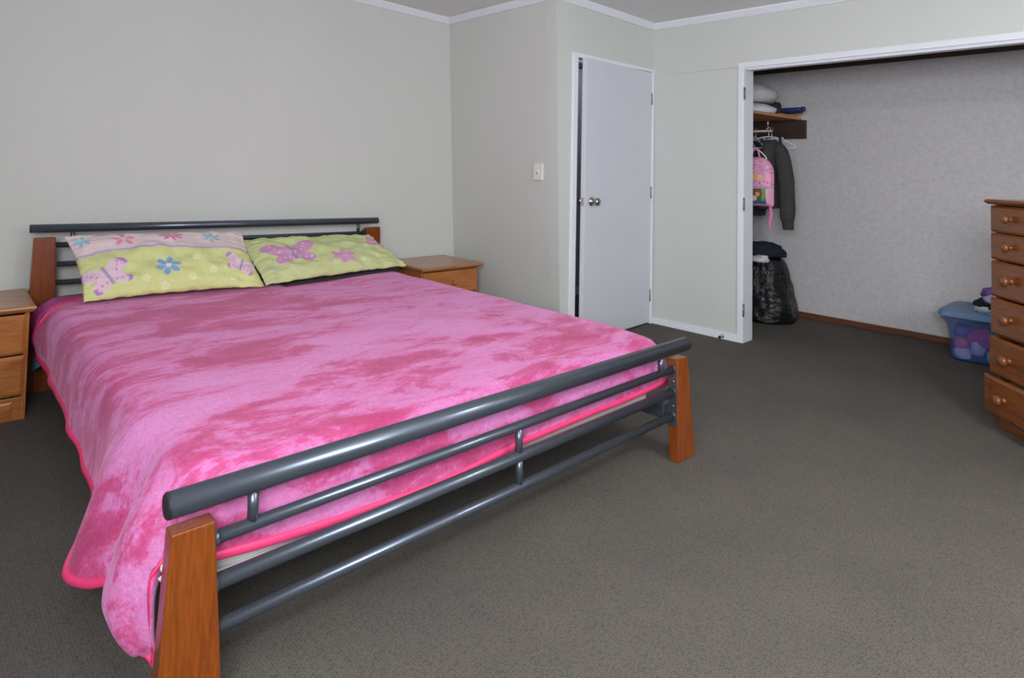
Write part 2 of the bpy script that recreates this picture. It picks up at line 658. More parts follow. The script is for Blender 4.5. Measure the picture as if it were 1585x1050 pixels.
c1, c3, c2 = top(C1b, C1t, 2.4), top(C3b, C3t, 2.4), top(C2b, C2t, 2.4)
cornice('trim_1', (XL, 4.278, 0), (c1.x, c1.y, 0), (0, -1, 0))
cornice('trim_2', (c1.x, c1.y, 0), (c3.x, c3.y - .03, 0), (-1, 0, 0))
cornice('trim_3', (c3.x - .03, c3.y, 0), (c2.x, c2.y, 0), (0, -1, 0))
cornice('trim_4', (c2.x, c2.y, 0), (w4x(YB), YB, 0), (-1, 0, 0))

# white skirting of the wardrobe wall and of the hidden runs
bm = bmesh.new()
bhex(bm, [(4.299, 2.943, 0), (4.311, WDy + .01, 0), (4.297, WDy + .01, 0), (4.285, 2.943, 0)],
     [(4.299, 2.943, .05), (4.311, WDy + .01, .05), (4.301, WDy + .01, .05), (4.289, 2.943, .05)])
struct(bm_obj('baseboard_wardrobe', bm, 'white'))
struct(box('baseboard_wardrobe_back', 5.458, 5.476, -.3, 2.86, 0, .047, 'skirting_brown', bev=.004))
bm = bmesh.new()
bhex(bm, [(XL, 4.263, 0), (3.27, 4.178, 0), (3.27, 4.195, 0), (XL, 4.28, 0)], [(XL, 4.265, .05), (3.27, 4.18, .05), (3.27, 4.195, .05), (XL, 4.28, .05)])
struct(bm_obj('baseboard_headboard', bm, 'white'))
bm = bmesh.new()
bhex(bm, [(3.272, 4.18, 0), (3.227, 2.955, 0), (3.243, 2.955, 0), (3.287, 4.18, 0)], [(3.271, 4.18, .05), (3.226, 2.955, .05), (3.24, 2.955, .05), (3.284, 4.18, .05)])
struct(bm_obj('baseboard_return', bm, 'white'))
# dark timber at the head of the wardrobe back wall
struct(box('trim_5', 5.44, 5.475, -.3, 2.86, 2.087, 2.30, 'dark_brown'))

# wardrobe opening: lining and architrave
fr = struct(empty('trim_6', (0, 0, 0)), 'white painted surround of the open wardrobe')
xw = w4x(WDy)
box('jamb_lining', xw - .012, xw + .130, WDy - .018, WDy + .004, 0, OPT + .004, 'white', fr, .002)
bm = bmesh.new()
bhex(bm, [(xw - .014, WDy, 0), (xw + .01, WDy, 0), (xw + .01, WDy + .026, 0), (xw - .014, WDy + .026, 0)],
     [(xw - .014, WDy, 2.004), (xw + .01, WDy, 2.004), (xw + .01, WDy + .026, 2.004), (xw - .014, WDy + .026, 2.004)])
bm_obj('architrave', bm, 'white', fr)
bm = bmesh.new()


def head_bar(bm, y0, y1, dx0, dx1, z0, z1):
    bhex(bm, [(w4x(y0) + dx0, y0, z0), (w4x(y1) + dx0, y1, z0), (w4x(y1) + dx1, y1, z0), (w4x(y0) + dx1, y0, z0)],
         [(w4x(y0) + dx0, y0, z1), (w4x(y1) + dx0, y1, z1), (w4x(y1) + dx1, y1, z1), (w4x(y0) + dx1, y0, z1)])


head_bar(bm, OPR, WDy + .026, -.014, .01, 1.966, 2.004)
bm_obj('architrave', bm, 'white', fr)
bm = bmesh.new()
head_bar(bm, OPR, WDy - .018, .005, .125, 1.957, 1.976)
bm_obj('head_lining', bm, 'white', fr)
bm = bmesh.new()
head_bar(bm, OPR, WDy - .03, .010, .030, 1.949, 1.957)
bm_obj('door_track', bm, 'white', fr)
for z in (1.781, .984, .231):
    h = box('hinge_leaf', xw - .008, xw + .006, WDy - .0205, WDy - .017, z - .045, z + .045, 'hinge', fr)
    tube('hinge_pin', [(xw - .012, WDy - .019, z - .045), (xw - .012, WDy - .019, z + .045)], .0045, 'hinge', h, 8)

# ------------------------------------------------------------------ the door
door = struct(empty('door_1', (0, 0, 0)), 'white flush door standing slightly ajar')
yf = w3y
bm = bmesh.new()
bbox(bm, 3.318, 3.372, yf(3.34) - .014, yf(3.34) + .115, 0, 2.034)
bevel_all(bm, .003, 1)
bm_obj('jamb', bm, 'white', door)
bm = bmesh.new()
bbox(bm, 4.258, 4.284, yf(4.27) - .012, yf(4.27) + .115, 0, 2.022)
bevel_all(bm, .003, 1)
bm_obj('jamb', bm, 'white', door)
bm = bmesh.new()
bhex(bm, [(3.316, yf(3.318) - .0155, 2.005), (4.284, yf(4.284) - .012, 2.0), (4.284, yf(4.284) + .115, 2.0), (3.318, yf(3.318) + .115, 2.005)],
     [(3.316, yf(3.318) - .0155, 2.035), (4.284, yf(4.284) - .012, 2.022), (4.284, yf(4.284) + .115, 2.022), (3.318, yf(3.318) + .115, 2.034)])
bm_obj('head_jamb', bm, 'white', door)
bm = bmesh.new()
bbox(bm, 3.386, 4.258, 2.995, 3.03, 1.985, 2.0)
bm_obj('door_stop_strip', bm, 'white', door)
leaf = empty('leaf', (4.256, 2.943, 0), math.radians(-1.0 + 4.6))
leaf.parent = door
LW = .868
box('door_panel', -LW, 0, -.002, .036, .012, 1.998, 'door', leaf, .002)
knob = [(0, .032), (.004, .033), (.010, .030), (.013, .014), (.030, .012), (.036, .018), (.046, .027), (.058, .029), (.068, .024), (.073, .012), (.0735, .004)]
lathe('knob', knob, 'chrome', leaf, 24, '-y', (-LW + .075, -.002, .985))
lathe('knob', [(-d, r) for d, r in knob], 'chrome', leaf, 24, '-y', (-LW + .075, .036, .985))
lp = box('latch_plate', -LW - .0015, -LW + .002, .006, .030, .955, 1.012, 'chrome', leaf)
box('latch_bolt', -LW - .011, -LW, .012, .024, .976, .992, 'chrome', leaf, .002)
for z in (1.785, 1.036, .222):
    o = tube('hinge', [(.004, -.004, z - .047), (.004, -.004, z + .047)], .0075, 'hinge', leaf, 10)
box('strike_plate', 3.3715, 3.374, 2.965, 2.99, .93, 1.03, 'chrome', door)

# light switch on the return wall
sw = tag(empty('light_switch', (3.1935, 3.150, 1.128)), 'white light switch plate on the narrow wall beside the door', 'light switch')
box('plate', -.010, .006, -.043, .043, 0, .117, 'plastic_white', sw, .003)
rk = box('rocker', -.016, -.008, -.012, .012, .040, .072, 'plastic_white', sw, .002)
box('indicator', -.0170, -.0155, -.004, .004, .045, .054, 'cap', rk)

# door stop on the skirting
ds = tag(empty('door_stop', (4.289, 2.329, .024)), 'small metal door stop on the white skirting', 'door stop')
lathe('stem', [(0, .012), (.004, .012), (.006, .006), (.04, .006)], 'chrome', ds, 12, '-x')
lathe('rubber_tip', [(.038, .009), (.05, .010), (.053, .007)], 'cap', ds, 12, '-x')

# ------------------------------------------------------------------ the bed frame
BX, BY, BR = 1.44568, 4.10645, math.radians(-.563)
bed = tag(empty('bed', (BX, BY, 0), BR), 'large bed frame with grey metal rails and tapered brown wooden legs', 'bed')
LB = 2.608
UI, UO, UB, HD = .913, 1.0015, 1.043, .0235


def leg(v, ztop, it, ot, ib, ob):
    """tapered post: inner/outer edge at the top, inner/outer edge at the floor"""
    bm = bmesh.new()
    bhex(bm, [(ib, v - HD, 0), (ob, v - HD, 0), (ob, v + HD, 0), (ib, v + HD, 0)],
         [(it, v - HD, ztop), (ot, v - HD, ztop), (ot, v + HD, ztop), (it, v + HD, ztop)])
    bevel_all(bm, .004, 2)
    return bm_obj('leg', bm, 'leg', bed)


leg(-LB, .421, -.913, -1.002, -.884, -1.024)
leg(-LB, .428, .907, .984, .921, 1.052)
leg(0, .798, -.916, -1.010, -.890, -1.030)
leg(0, .758, .925, 1.036, .905, 1.062)


def rail(name, v, z, r, half, zr=None, caps=False):
    z2 = z if zr is None else zr
    o = tube(name, [(-half, v, z), (half, v, z2)], r, 'steel', bed, 28)
    if caps:
        for s, zz in ((-1, z), (1, z2)):
            lathe_pts = [(0, r * .985), (.004, r * .985), (.007, r * .86), (.0075, .002)]
            bm = bmesh.new()
            rings = []
            for d, rr in lathe_pts:
                rings.append([bm.verts.new((s * (half + d), v + math.cos(a) * rr, zz + math.sin(a) * rr)) for a in [2 * math.pi * k / 24 for k in range(24)]])
            for a, b in zip(rings, rings[1:]):
                for k in range(24):
                    bm.faces.new((a[k], a[(k + 1) % 24], b[(k + 1) % 24], b[k]))
            bm.faces.new(rings[-1])
            bm_obj('end_cap', bm, 'cap', o)
    return o


# foot end
rail('foot_rail', -LB, .4740, .0285, 1.004, .4740, True)
RZ = ((.3710, .3845, .0150), (.2710, .2900, .0180), (.1710, .1925, .0155))
for zl, zr, r in RZ:
    o = rail('foot_rail', -LB, zl, r, UI, zr)
    for s, zz in ((-1, zl), (1, zr)):
        tube('collar', [(s * (UI - .014), -LB, zz), (s * (UI - .004), -LB, zz)], r + .003, 'steel', o, 20)


def strut(u, v, z0, z1, r=.0125):
    return tube('strut', [(u, v, z0), (u, v, z1)], r, 'steel', bed, 14)


strut(-.823, -LB, .372, .452)
strut(.823, -LB, .380, .452)
strut(.030, -LB, .282, .374)
strut(.034, -LB, .182, .280)
for s in (-1, 1):
    pl_ = box('bracket_plate', min(s * (UI - .005), s * (UI + .001)), max(s * (UI - .005), s * (UI + .001)), -LB - .019, -LB + .019, .150, .398, 'steel', bed, .0015)
    for z in (.335, .235):
        lathe('bolt_head', [(0, .006), (.003, .005), (.0035, .001)], 'chrome', pl_, 10, '-x', (s * (UI - .005), -LB - .004, z))
# head end
rail('head_rail', 0, .8465, .0225, 1.020, .8045, True)
for z in (.752, .650, .553):
    rail('head_rail', 0, z + .004, .0145, UI + .004, z - .034)
strut(-.840, 0, .755, .835, .011)
strut(.868, 0, .718, .800, .011)
for s in (-1, 1):
    box('bracket_plate', min(s * (UI - .005), s * (UI + .001)), max(s * (UI - .005), s * (UI + .001)), -.019, .019, .50, .745, 'steel', bed, .0015)
# side rails, centre rail and slats
for s in (-1, 1):
    box('side_rail', s * .905 - .018, s * .905 + .018, -LB + .03, -.03, .175, .232, 'steel', bed, .003)
box('centre_rail', -.02, .02, -2.42, -.02, .14, .179, 'steel', bed, .003)
for i in range(13):
    v = -.12 - i * (2.27 / 12)
    box('slat', -.885, .885, v - .035, v + .035, .180, .198, 'slat', bed, .002)

# ------------------------------------------------------------------ mattress
mt = empty('mattress', (BX, BY, .198), BR)
tag(mt, 'pale cream mattress lying on the bed frame, showing below the pink blanket at the foot', 'mattress')
bm = bmesh.new()
bbox(bm, -.885, .885, -2.515, -.07, .0005, .272)
bevel_all(bm, .045, 4)
bm_obj('body', bm, 'mattress', mt, True)
for z in (.04, .235):
    pts = []
    for (cx_, cy_, a0_) in ((.86, -.095, 0), (-.86, -.095, 90), (-.86, -2.49, 180), (.86, -2.49, 270)):
        for k in range(5):
            a = math.radians(a0_ + k * 22.5)
            pts.append((cx_ + math.cos(a) * .026, cy_ + math.sin(a) * .026, z))
    pts.append(pts[0])
    tube('piping', pts, .005, 'white_cloth', mt, 8)


# ------------------------------------------------------------------ blanket
def wob(p, amp, f=3.0, seed=0.0):
    return amp * noise.noise(V((p[0] * f + seed, p[1] * f + seed * .7, p[2] * f - seed)))


def drape(name, sections, spines, mat, thick_rows=None, nk=150, ntop=22, nside=22, centre=True, wave=1.0):
    """Blanket surface. sections: control profiles crest..hem around the bed edge, spines: inner point of each."""
    K = len(sections)
    rows = len(sections[0])
    tracks = [spline([s[r] for s in sections], nk) for r in range(rows)]
    sp = spline(spines, nk)
    for q in sp:
        if q.y < -1.885:
            q.x, q.y = 0, -1.9
    iL = next(i for i, q in enumerate(sp) if q.y <= -1.8999)
    for i in range(iL):                     # even spacing along the middle of the bed
        t = i / iL
        crest = tracks[0][i].y
        sp[i] = V((-.012 * (1 - t), -.20 - 1.70 * min(1, (crest + .25) / (tracks[0][iL].y + .25)), .503))
    prof = []
    for i in range(nk):
        ctl = [tracks[r][i] for r in range(rows)]
        side = spline(ctl, nside)
        topp = [sp[i].lerp(ctl[0], k / ntop) for k in range(ntop)]
        prof.append(topp + side)
    n = ntop + nside
    for i in range(nk):
        for k in range(n):
            p = prof[i][k]
            w = max(0, (k - ntop) / nside)
            if p.z > .47:
                p.z += wob(p, .006, 3.1, 4) + wob(p, .0025, 9, 1)
            else:
                fold = wob((p.x, p.y, 0), .014 * wave, 5.0, 2) * w + wob(p, .005 * wave, 11, 5) * w
                nx = -1 if p.x < -.9 else (1 if p.x > .93 else 0)
                if nx:
                    p.x += nx * fold
                else:
                    p.y += fold * .35
    return prof, n


secs, spn = [], []


def add(crest, a, b, c, hem, spine):
    secs.append([crest, a, b, c, hem])
    spn.append(spine)


def left(v, hu, hz, bulge=0.0, cu=-.86):
    sv = -.16 + (v + .16) * (1.42 / 1.77)
    add((cu, v, .503), (cu - .085, v, .487), (-.985 - bulge * .4, v, .415), (hu + .008 - bulge * .1, v, hz + .09), (hu, v, hz), (-.012, max(sv, -1.9), .503))


add((-.86, -.25, .503), (-.945, -.33, .489), (-1.004, -.36, .430), (-1.018, -.28, .34), (-1.004, -.17, .258), (-.02, -.20, .503))
left(-.50, -.994, .246, .01)
left(-.80, -.997, .246)
left(-1.10, -1.003, .250)
left(-1.35, -1.006, .240)
left(-1.55, -1.004, .215)
left(-1.75, -1.008, .195)
left(-1.93, -1.022, .195)
add((-.875, -2.03, .503), (-.955, -2.03, .484), (-1.010, -2.03, .40), (-1.045, -2.03, .28), (-1.068, -2.03, .175), (-.02, -1.60, .503))
add((-.88, -2.10, .503), (-.96, -2.11, .482), (-1.03, -2.12, .39), (-1.085, -2.13, .26), (-1.120, -2.13, .145), (-.02, -1.66, .503))
add((-.885, -2.19, .503), (-.955, -2.20, .475), (-1.01, -2.21, .38), (-1.055, -2.22, .26), (-1.085, -2.23, .150), (-.02, -1.72, .503))
add((-.89, -2.27, .502), (-.950, -2.29, .470), (-.985, -2.30, .38), (-1.000, -2.31, .28), (-1.030, -2.32, .185), (-.02, -1.78, .503))
add((-.895, -2.36, .500), (-.965, -2.37, .468), (-1.030, -2.39, .38), (-1.080, -2.41, .23), (-1.030, -2.40, .205), (-.02, -1.83, .503))
add((-.90, -2.42, .498), (-.965, -2.44, .462), (-1.045, -2.465, .36), (-1.082, -2.48, .19), (-1.035, -2.46, .175), (-.02, -1.86, .503))
add((-.90, -2.46, .495), (-.955, -2.49, .455), (-1.020, -2.52, .34), (-1.048, -2.53, .145), (-1.015, -2.51, .140), (-.02, -1.88, .503))
add((-.89, -2.48, .492), (-.94, -2.52, .450), (-.992, -2.545, .355), (-1.026, -2.555, .22), (-1.006, -2.558, .108), (-.02, -1.9, .503))
add((-.885, -2.483, .492), (-.935, -2.525, .450), (-.985, -2.548, .380), (-1.018, -2.558, .29), (-1.026, -2.560, .210), (-.02, -1.9, .503))
add((-.88, -2.486, .491), (-.925, -2.530, .452), (-.970, -2.552, .400), (-1.005, -2.560, .35), (-1.026, -2.563, .300), (-.02, -1.9, .503))
add((-.875, -2.488, .490), (-.910, -2.533, .455), (-.945, -2.555, .41), (-.975, -2.562, .37), (-.990, -2.563, .335), (-.02, -1.9, .503))
add((-.86, -2.49, .490), (-.885, -2.537, .460), (-.905, -2.560, .40), (-.915, -2.562, .35), (-.920, -2.560, .30), (-.02, -1.9, .503))
for u, hz in ((-.75, .277), (-.5, .262), (-.2, .260), (.1, .284), (.4, .294), (.65, .297), (.84, .306)):
    add((u, -2.49, .491), (u, -2.540, .468), (u, -2.562, .40), (u, -2.564, .34), (u, -2.560, hz), (0, -1.9, .503))
add((.87, -2.46, .495), (.915, -2.51, .470), (.945, -2.545, .40), (.955, -2.55, .35), (.955, -2.545, .31), (.02, -1.9, .503))
add((.87, -2.40, .50), (.945, -2.44, .475), (.985, -2.47, .40), (.995, -2.48, .33), (1.0, -2.48, .26), (.02, -1.86, .503))
for v in (-2.2, -1.8, -1.4, -1.0, -.6, -.16):
    sv = -.16 + (v + .16) * (1.74 / 2.35)
    add((.87, v, .503), (.945, v, .487), (.982, v, .42), (.99, v, .34), (.995, v, .26), (.02, sv, .503))

NK = 260
prof, NP = drape('blanket', secs, spn, 'plush', nk=NK)
bm = bmesh.new()
grid = [[bm.verts.new(p) for p in row] for row in prof]
for i in range(NK - 1):
    for k in range(NP - 1):
        bm.faces.new((grid[i][k], grid[i + 1][k], grid[i + 1][k + 1], grid[i][k + 1]))
# close the narrow slit along the middle of the bed, then weld the point where the foot sections meet
L_, Rr_ = 0, NK - 1
while prof[L_ + 1][0].y > -1.899 or prof[Rr_ - 1][0].y > -1.899:
    nl, nr_ = grid[L_ + 1][0], grid[Rr_ - 1][0]
    if nl.co.y > nr_.co.y:
        bm.faces.new((grid[L_][0], nl, grid[Rr_][0]))
        L_ += 1
    else:
        bm.faces.new((grid[L_][0], nr_, grid[Rr_][0]))
        Rr_ -= 1
bm.faces.new((grid[L_][0], grid[L_ + 1][0], grid[Rr_][0]))
bmesh.ops.remove_doubles(bm, verts=[r[0] for r in grid], dist=.0002)
hole = [e for e in bm.edges if e.is_boundary and all(abs(v.co.x) < .1 and -2.0 < v.co.y < -1.7 for v in e.verts)]
if hole:
    bmesh.ops.holes_fill(bm, edges=hole, sides=0)
blanket = bm_obj('blanket', bm, 'plush', None, True)
sol = blanket.modifiers.new('thickness', 'SOLIDIFY')
sol.thickness = .007
sol.offset = -1
blanket.location = (BX, BY, 0)
blanket.rotation_euler = (0, 0, BR)
tag(blanket, 'mottled bright pink plush blanket spread over the bed', 'blanket')


def band(name, hem, inner, mat, parent, t=.006):
    """bias binding: a flat sleeve along hem, reaching to the inner line"""
    bm = bmesh.new()
    rings = []
    n = len(hem)
    for i in range(n):
        tan = (hem[min(i + 1, n - 1)] - hem[max(i - 1, 0)])
        w = inner[i] - hem[i]
        nr = tan.cross(w)
        nr = nr.normalized() if nr.length > 1e-9 else V((0, 0, 1))
        wd = w.normalized()
        a, b = hem[i] - wd * .004, hem[i] + wd * .021
        mid_ = (a + b) / 2
        rings.append([bm.verts.new(q) for q in (a, a + wd * .004 + nr * t, mid_ + nr * t * 1.2, b + nr * t * .9, b - nr * t * .9, mid_ - nr * t * 1.2, a + wd * .004 - nr * t)])
    for a, b in zip(rings, rings[1:]):
        for k in range(7):
            bm.faces.new((a[k], a[(k + 1) % 7], b[(k + 1) % 7], b[k]))
    bm.faces.new(rings[0])
    bm.faces.new(list(reversed(rings[-1])))
    return bm_obj(name, bm, mat, parent, True)


band('binding', [r[-1] for r in prof], [r[-3] for r in prof], 'binding', blanket)
# binding over the head edge
top_l = list(reversed([p.copy() for p in prof[0]]))
top_r = [p.copy() for p in prof[-1]]
line = [p + V((0, 0, .002)) for p in top_l + top_r]
band('binding', line, [p + V((0, -.02, 0)) for p in line], 'binding', blanket, .005)

lbl = tube('care_label', spline([(-.985, -2.566, .338), (-1.000, -2.570, .326), (-.992, -2.572, .312), (-1.006, -2.570, .300)], 12), .007, 'white_cloth', blanket, 8, flat=((0, 1, 0), .2))

# darker layer showing between the blanket's head edge and the headboard
bm = bmesh.new()
under = []
for v in (-.035, -.06, -.10, -.16, -.22):
    row = []
    dz = -.006 if v < -.12 else .0
    ctl = [(-1.012, v, .245), (-1.022, v, .33), (-1.008, v, .42), (-.945, v, .478 + dz), (-.86, v, .494 + dz), (-.4, v, .493 + dz), (0, v, .493 + dz), (.4, v, .493 + dz), (.86, v, .494 + dz), (.94, v, .475 + dz), (.975, v, .40), (.985, v, .33), (.985, v, .27)]
    if v > -.05:
        ctl = [(x * .985, y - .012, z - .012) for x, y, z in ctl]
    if v < -.14:
        ctl = [(x * .985, y, z) for x, y, z in ctl]
    row = spline(ctl, 70)
    under.append([bm.verts.new(p) for p in row])
for a, b in zip(under, under[1:]):
    for k in range(69):
        bm.faces.new((a[k], a[k + 1], b[k + 1], b[k]))
ub = bm_obj('under_blanket', bm, 'purple_pink', None, True)
sol = ub.modifiers.new('thickness', 'SOLIDIFY')
sol.thickness = .005
sol.offset = -1
ub.location, ub.rotation_euler = (BX, BY, 0), (0, 0, BR)
tag(ub, 'purple-pink blanket layer peeping out at the head of the bed behind the pillows', 'blanket')

# corner of blue sheet hanging at the head of the bed
bm = bmesh.new()
ctl = [[(-.955, -.045, .275), (-.985, -.055, .215), (-1.000, -.085, .135)], [(-.955, -.17, .275), (-.990, -.16, .215), (-1.004, -.115, .138)], [(-.955, -.40, .275), (-.985, -.40, .245), (-.998, -.36, .222)]]
rows = [spline(c, 8) for c in ctl]
cols = [spline([rows[r][k] for r in range(3)], 8) for k in range(8)]
vv = [[bm.verts.new(p) for p in c] for c in cols]
for a, b in zip(vv, vv[1:]):
    for k in range(7):
        bm.faces.new((a[k], a[k + 1], b[k + 1], b[k]))
sh = bm_obj('bed_sheet', bm, 'blue_sheet', None, True)
sol = sh.modifiers.new('thickness', 'SOLIDIFY')
sol.thickness = .002
sh.location, sh.rotation_euler = (BX, BY, 0), (0, 0, BR)
tag(sh, 'corner of a light blue sheet hanging out below the blanket beside the left bedside cabinet', 'sheet')


# ------------------------------------------------------------------ pillows with printed cases
def lerp3(a, b, t):
    return tuple(x + (y - x) * t for x, y in zip(a, b))


def flower(x, y, cx, cy, r, n, rot, aspect=.36):
    dx, dy = x - cx, y - cy
    d = math.hypot(dx, dy)
    if d > r:
        return 0
    if d < r * .14:
        return 2
    for k in range(n):
        a = rot + 2 * math.pi * k / n
        px = dx * math.cos(a) + dy * math.sin(a)
        py = -dx * math.sin(a) + dy * math.cos(a)
        if ((px - r * .6) / (r * .40)) ** 2 + (py / (r * aspect * .55)) ** 2 < 1:
            return 1
    return 0


def butterfly(x, y, cx, cy, r, rot):
    dx, dy = x - cx, y - cy
    u = dx * math.cos(rot) + dy * math.sin(rot)
    v = -dx * math.sin(rot) + dy * math.cos(rot)
    if abs(u) < r * .07 and abs(v) < r * .5:
        return 3
    u = abs(u)
    for (ex, ey, ra, rb, an) in ((.55, .28, .55, .33, .55), (.42, -.36, .40, .28, -.6)):
        a, b = u - ex * r, v - ey * r
        p = a * math.cos(an) + b * math.sin(an)
        q = -a * math.sin(an) + b * math.cos(an)
        e = (p / (ra * r)) ** 2 + (q / (rb * r)) ** 2
        if e < 1:
            if p > ra * r * .62:
                return 2
            for (sx, sy) in ((.2, .1), (-.2, -.1), (.0, .0)):
                if (p - sx * r) ** 2 + (q - sy * r) ** 2 < (r * .055) ** 2:
                    return 4
            return 1
    return 0


GREEN, GREEN2, PINKB, LAV = (210, 213, 146), (200, 206, 148), (226, 204, 206), (192, 166, 206)


def case_left(x, y):                       # x 0..1.9 across, y 0..1 up (same units)
    yl = .60 + .03 * math.sin(x * 3)
    c = PINKB if y > yl else GREEN
    if abs(y - yl) < .018:
        c = LAV
    f = flower(x, y, .52, .82, .13, 5, .3)
    if f:
        c = (232, 140, 176) if f == 1 else (240, 210, 220)
    f = flower(x, y, 1.02, .86, .14, 8, .1, .25)
    if f:
        c = (226, 120, 160)
    f = flower(x, y, 1.46, .80, .11, 6, .4)
    if f:
        c = (140, 190, 205) if f == 1 else (170, 200, 150)
    f = flower(x, y, .12, .84, .10, 6, .2)
    if f:
        c = (140, 195, 215)
    f = flower(x, y, .88, .32, .14, 6, .2, .42)
    if f:
        c = (130, 165, 215) if f == 1 else (225, 220, 235)
    for (bx, by, br, ba) in ((.26, .26, .26, .35), (1.70, .30, .20, -.5)):
        b = butterfly(x, y, bx, by, br, ba)
        if b:
            c = {1: (228, 196, 214), 2: (186, 130, 200), 3: (176, 150, 190), 4: (196, 150, 190)}[b]
    for (dx_, dy_) in ((.62, .17), (1.20, .42), (1.34, .22), (.80, .06), (1.55, .10), (1.1, .14)):
        if flower(x, y, dx_, dy_, .05, 5, .1, .7):
            c = (220, 224, 176)
    return c


def case_right(x, y):
    c = GREEN2
    b = butterfly(x, y, .48, .47, .32, .02)
    if b:
        c = {1: (206, 150, 190), 2: (206, 140, 200), 3: (170, 140, 185), 4: (226, 190, 212)}[b]
    f = flower(x, y, 1.06, .25, .16, 6, .2, .5)
    if f:
        c = (214, 150, 196)
    f = flower(x, y, 1.78, .62, .17, 4, .4, .9)
    if f:
        c = (212, 150, 196)
    for (dx_, dy_) in ((.8, .75), (1.0, .66), (1.25, .58), (1.5, .48), (.7, .25), (1.3, .16), (1.55, .22), (.35, .15), (.9, .13), (1.65, .8), (1.35, .82), (.2, .85)):
        if flower(x, y, dx_, dy_, .045, 5, .1, .7):
            c = (214, 219, 172)
    for (dx_, dy_) in ((1.42, .36), (.16, .22)):
        if flower(x, y, dx_, dy_, .06, 5, .1, .8):
            c = (186, 206, 170)
    return c


def pillow(name, bl, br, tl, tr, thick, fn, seed, nu=230, nv=120, sag=0.0, back=.6):
    bl, br, tl, tr = [V(p) for p in (bl, br, tl, tr)]
    nrm = (br - bl).cross(tl - bl).normalized()
    vs, cols, fs = [], [], []
    asp = 1.9
    for side in (0, 1):
        for j in range(nv + 1):
            for i in range(nu + 1):
                s, t = i / nu, j / nv
                a, b = 2 * s - 1, 2 * t - 1
                # sides pulled in between the corners
                sx = a * (1 - .045 * (1 - b * b) * abs(a) ** 3)
                ty = b * (1 - .075 * (1 - a * a) * abs(b) ** 3)
                S_, T_ = (sx + 1) / 2, (ty + 1) / 2
                p = bl.lerp(br, S_).lerp(tl.lerp(tr, S_), T_)
                h = max(0, (1 - abs(a) ** 2.6)) ** .55 * max(0, (1 - abs(b) ** 2.4)) ** .55
                edge = 1 - h
                q = V((a * 2.2 + seed, b * 1.6, seed))
                wr = .020 * noise.noise(q * 1.6) * h + .012 * noise.noise(V((a * 7 + seed, b * 4, side))) * (h ** .5)
                # gathers running in from the edges
                wr += .008 * math.sin(a * 26 + seed * 3 + 3 * noise.noise(q)) * edge ** 2 * h ** .3
                wv = .012 * noise.noise(V((a * 9, b * 9, seed + 5))) * edge
                if side == 0:
                    p = p + nrm * (thick * h + wr + wv)
                else:
                    p = p - nrm * (thick * back * h - wv)
                p.z -= sag * (1 - a * a) * max(0, b)
                vs.append(p)
                cols.append(fn(s * asp, t))
    N = (nu + 1) * (nv + 1)
    for side in (0, 1):
        for j in range(nv):
            for i in range(nu):
                k = side * N + j * (nu + 1) + i
                f = (k, k + 1, k + nu + 2, k + nu + 1)
                fs.append(f if side == 0 else f[::-1])
    me = bpy.data.meshes.new(name)
    me.from_pydata([tuple(v) for v in vs], [], fs)
    at = me.color_attributes.new('print', 'FLOAT_COLOR', 'POINT')
    buf = []
    for c in cols:
        buf.extend(lin(c))
    at.data.foreach_set('color', buf)
    bm = bmesh.new()
    bm.from_mesh(me)
    bmesh.ops.remove_doubles(bm, verts=bm.verts, dist=.0004)
    bm.to_mesh(me)
    bm.free()
    o = link(name, me, 'pillow_print', None, True)
    o.location, o.rotation_euler = (BX, BY, 0), (0, 0, BR)
    return o


p1 = pillow('pillow', (-.845, -.440, .520), (-.005, -.550, .520), (-.890, -.085, .808), (.015, -.105, .786), .075, case_left, 1.3)
tag(p1, 'green and pale pink pillow with butterflies and flowers, on the left against the headboard', 'pillow', 'printed pillows at the head of the bed')
p2 = pillow('pillow', (-.015, -.585, .532), (.995, -.455, .535), (-.035, -.080, .728), (.925, -.060, .708), .066, case_right, 4.1)
tag(p2, 'plain green pillow with a big pink butterfly, lying on the right half of the bed', 'pillow', 'printed pillows at the head of the bed')
# dark cushion pressed flat below the right pillow
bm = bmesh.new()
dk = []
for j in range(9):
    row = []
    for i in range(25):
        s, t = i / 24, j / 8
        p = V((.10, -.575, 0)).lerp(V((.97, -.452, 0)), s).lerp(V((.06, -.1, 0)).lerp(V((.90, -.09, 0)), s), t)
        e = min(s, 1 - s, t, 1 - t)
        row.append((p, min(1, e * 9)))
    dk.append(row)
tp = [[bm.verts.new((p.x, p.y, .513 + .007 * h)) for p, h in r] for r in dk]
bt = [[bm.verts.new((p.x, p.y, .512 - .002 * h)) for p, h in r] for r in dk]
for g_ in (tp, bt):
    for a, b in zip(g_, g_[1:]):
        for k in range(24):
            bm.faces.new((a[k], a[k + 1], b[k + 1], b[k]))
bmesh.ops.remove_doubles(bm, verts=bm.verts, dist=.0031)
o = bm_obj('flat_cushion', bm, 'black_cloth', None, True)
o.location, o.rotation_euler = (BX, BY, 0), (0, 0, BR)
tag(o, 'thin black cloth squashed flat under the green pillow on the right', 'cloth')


# ------------------------------------------------------------------ bedside cabinets
def front_panel(name, x0, x1, z0, z1, y, mat, parent, proud=.014, bev=.013):
    """drawer front: a slab with a wide bevel running round its face"""
    bm = bmesh.new()
    v = []
    for yy, ins in ((y, 0), (y - proud * .45, 0), (y - proud, bev)):
        v.append([bm.verts.new(p) for p in ((x0 + ins, yy, z0 + ins), (x1 - ins, yy, z0 + ins), (x1 - ins, yy, z1 - ins), (x0 + ins, yy, z1 - ins))])
    for a, b in zip(v, v[1:]):
        for k in range(4):
            bm.faces.new((a[k], a[(k + 1) % 4], b[(k + 1) % 4], b[k]))
    bm.faces.new(v[-1])
    bm.faces.new(list(reversed(v[0])))
    return bm_obj(name, bm, mat, parent)


